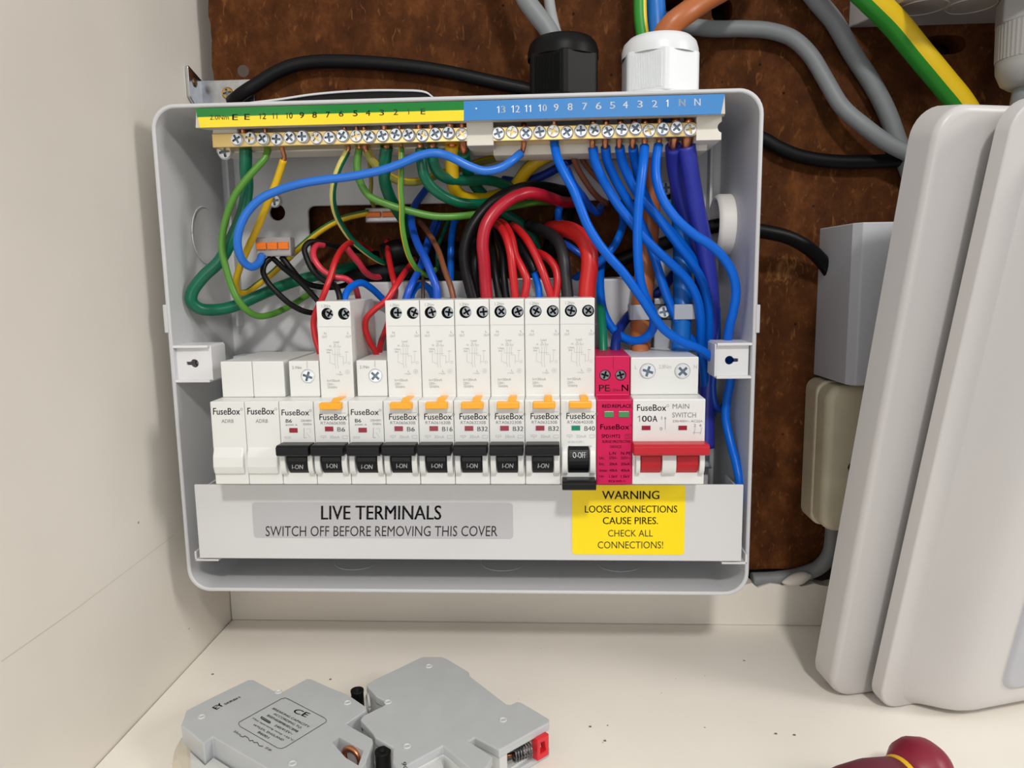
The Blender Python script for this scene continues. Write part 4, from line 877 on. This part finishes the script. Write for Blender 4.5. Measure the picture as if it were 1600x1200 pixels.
W('grey_cable', 'paler thin grey cable behind the slanting one at the black gland', [(846,-170,28),(852,-90,32),(856,-22,36),(858,0,38),(862,25,42),(870,55,46),(884,90,47)], 16, mat('pale grey sheath', (150, 152, 152), .5), cat='cable', group='grey cables above the fuse box')
W('earth_cable', 'green and yellow earth cable entering the white gland', [(1004,-170,44),(1001,-90,45),(1000,-22,46),(1000,0,46),(1001,30,46),(1005,62,46),(1010,110,46)], 19, M_GREENC, cat='cable', group=None, stripe=(265, 330, M_EYEL))

# ================================================================== cables on the board
W('black_cable', 'long black cable arching over the board and passing behind the fuse box', [(362,160,6),(372,151,9),(386,141,10),(404,130,9),(428,115,8),(456,103,7),(490,97,6),(530,96,6),(590,99,6),(650,105,6),(705,114,6),(760,126,6),(820,139,5.5),(900,155,5.2),(1000,178,5.2),(1100,198,5.2),(1190,216,5.5),(1215,230,6),(1250,244,6),(1300,252,6),(1350,253,6),(1415,250,6)], 20, M_BLKC, cat='cable', group=None)
W('grey_cable', 'grey cable leaving behind the brown tail and drooping across the board', [(1020,30,10),(1065,39,10),(1110,45,9),(1160,45,8),(1202,48,8),(1238,60,8),(1266,86,9),(1290,125,11),(1315,166,14),(1350,197,17),(1386,223,18),(1425,243,18),(1462,264,17),(1486,300,16),(1493,345,16),(1494,372,16)], 23, M_GREYC, cat='cable', group='grey cables on the board')
W('grey_cable', 'grey cable dropping straight beside the grey trunking box to the leaning covers', [(1200,-170,10),(1228,-95,9),(1258,-24,8),(1275,0,8),(1302,32,7),(1331,82,6),(1364,133,6),(1386,176,6),(1403,222,6),(1417,258,6),(1432,300,7),(1446,340,8),(1452,376,8)], 26, M_GREYC, cat='cable', group='grey cables on the board')
W('earth_cable', 'thick green and yellow earth cable running down to the leaning covers', [(1240,-170,44),(1285,-100,42),(1330,-32,40),(1362,0,38),(1398,36,34),(1434,80,30),(1474,128,26),(1500,160,24),(1526,205,22),(1545,260,22),(1553,320,22),(1555,376,22)], 37, M_EYEL, cat='cable', group=None, stripe=(30, 205, M_GREENC))
W('grey_cable', 'grey cable curving out of the beige box along the bottom of the board', [(1302,812,14),(1301,840,14),(1296,866,12),(1280,886,8),(1250,898,5),(1215,904,4),(1175,906,4)], 24, M_GREYC, cat='cable', group='grey cables on the board')
b = B(); A_ = [at(1222, 910, -.0115), at(1238, 907, -.013), at(1254, 902, -.0135), at(1268, 899, -.013)]
tube(b, A_, lambda t: .0035*(1-abs(2*t-1)**2)+.0006, 10, per=6); tag(obj('torn_sheath', b, mat('torn white sheath', (226, 220, 212), .6), origin=A_[-1]), 'torn scrap of white sheath lying on the grey cable at the board bottom', 'scrap')

# ================================================================== boxes on the board
def rot_box(bm, pts): pass
gx0, gx1 = .1660, .300; gz0, gz1 = at(1265, 585, 0).z, at(1284, 357, 0).z
gb = thing('junction_box', (gx0, 0, gz0), 'grey rectangular junction box on the board behind the leaning covers', 'junction box')
b = B(); pts = [(gx0, 0), (gx0+.0022, -.045), (gx0+.0056, -.051), (gx1-.0056, -.051), (gx1-.0022, -.045), (gx1, 0)]
prism(b, [(x, y, gz0) for x, y in pts], (0, 0, gz1-gz0)); obj('box_body', b, M_GBOX, gb, bevel=.0007)
bx0, bx1 = at(1254, 700, 0).x, .300; bz1, bz0 = gz0-.0015, at(1252, 800, 0).z-.002
bb = thing('terminal_box', (bx0, 0, bz0), 'old beige terminal box with a screw hole under the grey junction box', 'junction box')
b = B(); prism(b, [(x, 0, z) for x, z in rrect(bx0, bx1, bz0, bz1, .007, 6)], (0, -.020, 0)); obj('box_base', b, M_BEIGE, bb, bevel=.0015)
b = B(); prism(b, [(x, -.0202, z) for x, z in rrect(bx0+.0008, bx1-.0008, bz0+.0008, bz1-.0008, .009, 6)], (0, -.016, 0))
p = at(1333, 730, -.036); k = B(); cyl(k, (p.x, -.05, p.z), (p.x, -.024, p.z), .0032); b2 = b
bmesh.ops.recalc_face_normals(b, faces=b.faces); bmesh.ops.bevel(b, geom=[e for e in b.edges if abs(e.verts[0].co.y-e.verts[1].co.y) < 1e-5 and e.verts[0].co.y < -.03], offset=.005, segments=5, profile=.5, affect='EDGES'); b = cut(b, k)
obj('box_cover', b, M_BEIGE, bb, autosmooth=35)
# grey trunking box cut by the top of the frame, with knock-outs and a gland underneath
tx0, tz = .1773, at(1450, 40, 0).z
tb = thing('trunking_box', (tx0, 0, tz), 'grey box on the board above the green and yellow cable, with knockout marks underneath', 'box')
b = B(); prism(b, [(x, y, z) for x, y, z in ((tx0, 0, tz), (tx0+.012, -.028, tz+.0005), (tx0+.014, -.078, tz+.001), (.45, -.078, tz+.001), (.45, 0, tz))], (0, 0, .12)); obj('box_body', b, M_TBOX, tb, bevel=.0008)
for px, py in ((1440, 2), (1515, 4)):
    p = at(px, py, -.028); b = B(); ring_on(b, (p.x, -.030, tz+.0004), (0, 0, 1), .0125, .0004, 40); obj('knockout_ring', b, mat('knockout grey', (190, 186, 186), .45), tb)
p = at(1616, 60, -.045)
th = thing('cable_gland', (p.x, -.045, tz), 'grey cable gland hanging under the grey box at the edge of the picture', 'cable gland', 'cable glands')
r = .0195; b = B(); prism(b, [(p.x+r*math.cos(a), -.045+r*math.sin(a), tz-.0145) for a in [2*math.pi*i/6+.2 for i in range(6)]], (0, 0, .0144)); obj('hex_nut', b, M_GLANDG, th, bevel=.0012)
b = B(); zt2 = tz-.0145; n = 96; rings = []
for (dz, rr) in ((0, .0178), (-.018, .0172)):
    rings.append([b.verts.new((p.x+rr*(1+.012*(i % 2))*math.cos(2*math.pi*i/n), -.045+rr*(1+.012*(i % 2))*math.sin(2*math.pi*i/n), zt2+dz)) for i in range(n)])
for i in range(n): b.faces.new((rings[0][i], rings[0][(i+1) % n], rings[1][(i+1) % n], rings[1][i]))
b.faces.new(rings[0]); b.faces.new(rings[1]); obj('ribbed_nut', b, M_GLANDG, th)
b = B(); lathe(b, (p.x, -.045, zt2-.018), (0, 0, -1), [(0, .0172), (.006, .0166), (.012, .0140), (.0145, .0105), (.0145, .006)], 32); obj('dome_cap', b, M_GLANDG, th)
W('grey_cable', 'grey cable hanging from the grey gland at the edge of the picture', [(1600,118,45),(1598,140,45),(1594,160,44),(1588,200,40),(1584,250,37),(1580,310,36),(1578,378,36)], 26, M_GREYC, cat='cable', group='grey cables on the board')

# ================================================================== angle bracket
bk = thing('angle_bracket', (XW, 0, at(292, 152, -.02).z), 'zinc angle bracket fixing the chipboard to the cabinet side above the fuse box', 'bracket')
za, zb2 = atx(289, 151, XW+.001).z, atx(288, 100, XW+.001).z
y0 = atx(288, 100, XW).y
b = B(); prism(b, [(XW+.0004, y0, za+.001), (XW+.0004, y0, zb2-.001), (XW+.0004, y0+.001, zb2), (XW+.0004, -.0004, at(335, 127, 0).z), (XW+.0004, -.0004, at(335, 150, 0).z-.006), (XW+.0004, y0+.008, za-.004)], (.0018, 0, 0))
for (px, py) in ((304, 129), (324, 139)):
    q = atx(px, py, XW+.002); k = B(); cyl(k, (XW-.001, q.y, q.z), (XW+.01, q.y, q.z), .0021); b = cut(b, k)
obj('side_flange', b, M_ZINC, bk, bevel=.0003)
b = B(); zt3, zb3 = at(337, 127, 0).z, at(337, 160, 0).z-.006; xr = at(398, 128, 0).x
prism(b, [(x, -.0022, z) for x, z in ((XW+.0005, zt3), (xr-.001, zt3), (xr, zt3-.001), (xr, zb3), (XW+.0005, zb3))], (0, .0018, 0)); obj('board_flange', b, M_ZINC, bk, bevel=.0003)
q = at(356, 146, -.003); put_screw('brass_screw', SC_YEL, (q.x, -.0022, q.z), bk, .3)
q = atx(304, 129, XW+.002); b = B(); lathe(b, (XW+.0019, q.y, q.z), (1, 0, 0), [(-.0005, .0030), (.0006, .0028), (.0012, .0015)], 18); obj('side_screw', b, mat('bronzed screw', (110, 84, 60), .4, metal=.8), bk)

# ================================================================== leaning covers
def panel_frame(X, Y, a, t):
    e = Vector((math.cos(a), math.sin(a), 0)); n = Vector((math.sin(a), -math.cos(a), 0)); u = Vector((0, 0, math.cos(t)))+n*math.sin(t); f = n*math.cos(t)-Vector((0, 0, 1))*math.sin(t)
    return Vector((X, Y, 0)), e, u, f
def wn_(o):
    md = o.modifiers.new('wn', 'WEIGHTED_NORMAL'); md.mode = 'FACE_AREA'; md.weight = 100; md.keep_sharp = False; return o
def loft(bm, rings, close_last=True, close_first=True):
    V = [[bm.verts.new(p) for p in r] for r in rings]; n = len(V[0])
    for k in range(len(V)-1):
        for i in range(n): bm.faces.new((V[k][i], V[k][(i+1) % n], V[k+1][(i+1) % n], V[k+1][i]))
    if close_first: bm.faces.new([bm.verts.new(p) for p in rings[0]])
    if close_last: bm.faces.new(V[-1])
def cover_ring(fr, x0, x1, z0, z1, r, d, n=8):
    o, e, u, f = fr; return [o+e*x+u*z+f*d for x, z in rrect(x0, x1, z0, z1, r, n)]
H_ = .301
COVER_BACK = (.148, -.0962, .25, .178); COVER_FRONT = (.1689, -.1062, .30, .1815)
fr = panel_frame(*COVER_BACK)
b = B(); Wd = .24
loft(b, [cover_ring(fr, 0, Wd, 0, H_, .014, d) if i == 0 else cover_ring(fr, ins, Wd-ins, ins, H_-ins, .014-ins*.5, d) for i, (ins, d) in enumerate(((-.0, -.016), (0, -.0035), (.0003, -.0020), (.0010, -.0008), (.0020, -.0002), (.0034, 0)))])
tag(wn_(obj('enclosure_cover', b, M_LID, origin=fr[0], smooth=True)), 'plain grey cover standing on the shelf behind the cover with the raised middle', 'cover', 'covers leaning beside the fuse box')
fr = panel_frame(*COVER_FRONT)
cv = thing('enclosure_cover', fr[0], 'grey cover with raised rounded middle standing in front of the plain grey cover', 'cover', 'covers leaning beside the fuse box')
b = B(); loft(b, [cover_ring(fr, ins, Wd-ins, ins, H_-ins, .014, d) for ins, d in ((0, -.007), (0, -.0008), (.0006, -.0002), (.0012, 0))]); wn_(obj('flange', b, M_LID, cv, smooth=True))
b = B(); S = [(.0135, -.0005), (.0145, .0006), (.0160, .0020), (.0190, .0060), (.0225, .0108), (.0260, .0148), (.0300, .0177), (.0345, .0196), (.0400, .0207), (.0460, .0212)]
rr = []
for ins, d in S: rr.append(cover_ring(fr, ins, Wd-ins, max(.0004, (ins-.0135)*.5+.0004), H_-ins*.6, .012, d))
loft(b, rr); wn_(obj('raised_middle', b, M_LID, cv, smooth=True))
b = B(); loft(b, [cover_ring(fr, ins, Wd-ins, .022+(ins-.050), H_-.03, .008, d) for ins, d in ((.050, .0205), (.0512, .0226), (.053, .0232))]); obj('window_flap', b, mat('smoked flap', (178, 180, 186), .3), cv, smooth=True)

# ================================================================== old breakers on the shelf
TH = .018
def plan(pts, z): return [atz(x, y, TH) * 1.0 for x, y in pts] if z is None else [Vector((atz(x, y, TH).x, atz(x, y, TH).y, z)) for x, y in pts]
def slab(name, pts, z0, z1, m, par, bev=.0006):
    b = B(); prism(b, plan(pts, z0), (0, 0, z1-z0)); return obj(name, b, m, par, bevel=bev)
def rivet(px, py, par, hollow=True):
    p = atz(px, py, TH); b = B(); lathe(b, (p.x, p.y, TH-.0005), (0, 0, 1), [(0, .0019), (.0008, .0019), (.0010, .0015), (.0006, .0012), (.0002, .0010)], 18); obj('rivet', b, M_IVORY, par)
def post(px, py, r, par, zt=.0165, name='terminal_screw'):
    p = atz(px, py, zt); b = B(); lathe(b, (p.x, p.y, .002), (0, 0, 1), [(0, r*.95), (zt-.0035, r*.95), (zt-.003, r), (zt-.002, r), (zt-.002, r*.55), (zt-.004, r*.5)], 24); obj(name, b, M_BLACK, par)
L1 = [(283, 1133), (291, 1110), (340, 1085), (388, 1062), (396, 1062), (431, 1081), (443, 1080), (480, 1060), (487, 1061), (515, 1074), (545, 1086), (573, 1105), (573, 1109), (541, 1131), (582, 1154), (583, 1160), (572, 1190), (545, 1225), (505, 1252), (478, 1240), (430, 1208), (332, 1151), (318, 1162)]
c0 = atz(440, 1130, 0.0); ob1 = thing('old_circuit_breaker', (c0.x, c0.y, .0), 'old grey breaker lying on the shelf with a printed CE rating panel', 'circuit breaker', 'old breakers on the shelf')
b = B(); prism(b, plan(L1, .0006), (0, 0, TH-.0006)); edge_bevel(b, .0005)
k = B(); prism(k, plan([(519, 1160), (530, 1152), (568, 1173), (560, 1196), (540, 1184)], .006), (0, 0, .03)); b = cut(b, k); obj('body', b, M_OLD, ob1)
slab('lower_half', [(284, 1134), (318, 1165), (331, 1153), (428, 1212), (420, 1245), (350, 1225), (300, 1195), (278, 1160)], .0004, .0085, M_IVORY, ob1)
slab('toggle_side', [(282, 1119), (270, 1140), (266, 1160), (283, 1186), (300, 1180), (296, 1130)], .0010, .0090, mat('cream toggle', (205, 196, 178), .45), ob1, .002)
for p in ((315, 1120), (435, 1081), (543, 1098), (457, 1193)): rivet(*p, ob1)
slab('rear_tab', [(514, 1075), (530, 1072), (545, 1078), (547, 1087), (530, 1084)], .004, .0150, M_OLD, ob1)
post(558, 1078, .0034, ob1); post(598, 1173, .0036, ob1)
p = atz(549, 1178, .014); b = B(); ring_on(b, (p.x, p.y, .0118), (.5, 1, 0), .0048, .0012, 24); ring_on(b, (p.x+.0014, p.y+.0022, .0118), (.5, 1, 0), .0048, .0012, 24); obj('copper_coil', b, M_COPPER, ob1)
# the printed panel
P = Print(plZ(TH+.0002))
U_, V_ = Vector((57.5, 31)), Vector((9, -5.6))
def tl(s_, sx, sy, ex, ey, hgt, bold=.0):
    """a line of lettering from (sx, sy) to (ex, ey) in the 4x view of that corner of the photograph"""
    S = lambda x, y: atz(220+x/4, 1000+y/4, TH+.0002); a, b_ = S(sx, sy), S(ex, ey); d = (b_-a).normalized(); v = Vector((-d.y, d.x, 0)); text3(P.bm, s_, a, b_, a+v*hgt, 0, bold)
tl('BREAKING CAPACITY', 820, 430, 1046, 548, .0013, .01); tl('ACCORDING TO', 826, 463, 994, 553, .0013, .01); tl('BSEN60898/IEC898', 786, 473, 974, 577, .0013, .01); tl('240/415V~', 832, 536, 942, 592, .0013, .01); tl('Max operating temp +55°C', 694, 492, 948, 634, .0012, .01); tl('WYLEX, ENGLAND', 696, 532, 884, 632, .0013, .01); tl('B6001', 728, 578, 792, 616, .0013, .01)
tl('CE', 946, 450, 1030, 482, .0034, .02)
tl('EY', 475, 434, 522, 406, .0036, .03); tl('SERBH', 528, 406, 624, 360, .0017, .02)
S4 = lambda pts: [(220+x/4, 1000+y/4) for x, y in pts]
P.line(S4([(755, 478), (810, 512), (806, 520), (750, 486), (755, 478)]), 1.2); P.line(S4([(756, 490), (800, 516)]), 1.6)
P.line(S4([(612, 525), (616, 512), (880, 366), (905, 362), (925, 370), (1148, 486), (1160, 500), (1158, 512), (905, 668), (880, 678), (855, 674), (622, 540), (612, 525)]), .7)
P.line(S4([(618, 598), (640, 606), (650, 598), (672, 612), (680, 630), (700, 626), (706, 640), (730, 640), (738, 660), (765, 664)]), .9)
tl('3Am', 576, 572, 618, 596, .0012); tl('2g', 768, 676, 812, 694, .0013)
P.done('printed_panel', M_INK, ob1)
# second old breaker
R1_ = [(572, 1070), (585, 1062), (658, 1027), (663, 1026), (690, 1026), (698, 1029), (733, 1050), (734, 1056), (791, 1100), (798, 1101), (808, 1096), (814, 1097), (858, 1123), (858, 1129), (780, 1172), (741, 1152), (733, 1158), (770, 1182), (760, 1200), (748, 1205), (738, 1204), (692, 1165), (650, 1188), (622, 1204), (614, 1190), (614, 1168), (586, 1152), (582, 1145), (563, 1124), (567, 1118), (600, 1102), (603, 1096), (588, 1088)]
c0 = atz(680, 1120, 0.0); ob2 = thing('old_circuit_breaker', (c0.x, c0.y, 0), 'old grey breaker lying on the shelf with a red clip, no printing on top', 'circuit breaker', 'old breakers on the shelf')
slab('upper_half', R1_, TH-.0042, TH, M_OLD, ob2)
core = [(573, 1072), (660, 1030), (690, 1030), (728, 1052), (790, 1104), (806, 1100), (846, 1122), (829, 1138), (781, 1169), (774, 1166), (740, 1150), (730, 1158), (762, 1182), (740, 1200), (692, 1167), (624, 1202), (616, 1168), (588, 1150), (566, 1123), (606, 1099)]
b = B(); prism(b, plan(core, .0030), (0, 0, TH-.0070)); edge_bevel(b, .0004); k = B(); prism(k, plan([(795, 1166), (822, 1149), (806, 1132), (780, 1146)], .0048), (0, 0, .0082)); b = cut(b, k); obj('inner_block', b, M_IVORY, ob2)
slab('lower_half', R1_, .0004, .0032, M_OLD, ob2)
for p in ((606, 1097), (636, 1166), (786, 1125), (670, 1041)): rivet(*p, ob2)
b = B(); A_ = plan([(814, 1112), (856, 1130), (842, 1147), (800, 1128)], .0032)
q0, q1 = atz(831, 1164, .010), atz(849, 1154, .010); d = (q1-q0).normalized(); nn = Vector((d.y, -d.x, 0))
F = lambda u, z: q0+d*u+Vector((0, 0, z-.010)); ww_ = (q1-q0).length
prism(b, [F(0, .0036), F(ww_, .0036), F(ww_, .0145), F(0, .0145)], nn*.0040)
k = B(); prism(k, [F(ww_*.25, .0065)-nn*.001, F(ww_*.75, .0065)-nn*.001, F(ww_*.62, .0120)-nn*.001, F(ww_*.25, .0120)-nn*.001], nn*.008); b = cut(b, k); obj('red_clip', b, M_CLIPRED, ob2, bevel=.0004)
b = B(); p = atz(772, 1186, .009); prism(b, [(p.x-.0045, p.y+.002, .004), (p.x+.0015, p.y-.001, .004), (p.x+.004, p.y+.003, .004), (p.x-.002, p.y+.006, .004)], (0, 0, .0105)); obj('brass_terminal', b, M_BRASS, ob2, bevel=.0004)
b = B(); q = atz(803, 1179, .009)
for i in range(7): ring_on(b, (q.x+.0012*i, q.y+.0006*i, .0092), (1, .5, 0), .0030, .0004, 18)
obj('spring', b, M_DZINC, ob2)
b = B(); tube(b, [Vector((p.x, p.y, .011)), Vector((p.x+.006, p.y+.001, .010)), Vector((q.x, q.y, .0092))], .0011, 10); obj('link_rod', b, mat('bronze rod', (120, 84, 60), .35, metal=1.0), ob2)
slab('side_plate', [(618, 1196), (650, 1186), (690, 1167), (694, 1190), (660, 1214), (630, 1226)], .0005, .0130, M_IVORY, ob2)
P = Print(plZ(TH+.0002)); text3(P.bm, 'S06', atz(640, 1209, TH+.0002), atz(634, 1190, TH+.0002), atz(633, 1210, TH+.0002)); P.done('printed_code', M_INK, ob2)
p = atz(581, 1094, .011); b = B(); ring_on(b, (p.x-.0016, p.y-.001, .010), (1, .4, 0), .0042, .0008, 24); obj('terminal_ring', b, M_IVORY, ob2)

# ================================================================== screwdriver handle
q0, q1 = atz(1437, 1206, .0155), atz(1325, 1262, .0125); ax = (q1-q0).normalized(); ax.z = 0; ax.normalize(); ax.z = -.03
sd = thing('screwdriver', (q0.x, q0.y, 0), 'screwdriver with maroon handle and yellow ring lying at the front of the shelf', 'screwdriver')
prof = [(-.0130, .0012), (-.0124, .0050), (-.0100, .0092), (-.0060, .0126), (-.001, .0142), (.003, .0138), (.0075, .0112), (.0105, .0098)]
b = B(); lathe(b, q0, ax, prof, 32); obj('butt_cap', b, M_MAROON, sd)
b = B(); lathe(b, q0, ax, [(.0104, .0098), (.0108, .0101), (.0126, .0101), (.0130, .0098)], 32); obj('yellow_ring', b, mat('yellow grip ring', (222, 176, 24), .4), sd)
b = B(); lathe(b, q0, ax, [(.0128, .0098), (.017, .0108), (.026, .0128), (.038, .0136), (.060, .0128), (.085, .0105), (.100, .0085), (.105, .0060)], 32); obj('grip', b, mat('maroon grip sleeve', (104, 22, 44), .5), sd)
b = B(); cyl(b, q0+ax*.104, q0+ax*.20, .003, n=16); obj('blade', b, M_ZINC, sd)
# crumbs of sawdust on the shelf: nobody would count them
b = B()
for i in range(20):
    px, py = ((random.uniform(620, 1270), random.uniform(1010, 1190)) if i > 5 else ((922, 1136), (945, 1158), (1212, 1147), (1241, 1149), (332, 1054), (516, 1062))[i])
    p = atz(px, py, 0.0); s_ = random.uniform(.00012, .0003) if i > 5 else .0005
    box(b, p.x-s_, p.x+s_*1.3, p.y-s_*.7, p.y+s_, .00002, s_*.8)
tag(obj('sawdust', b, mat('sawdust brown', (132, 98, 70), .8)), 'fine brown sawdust crumbs scattered over the cream shelf', 'sawdust', kind='stuff')
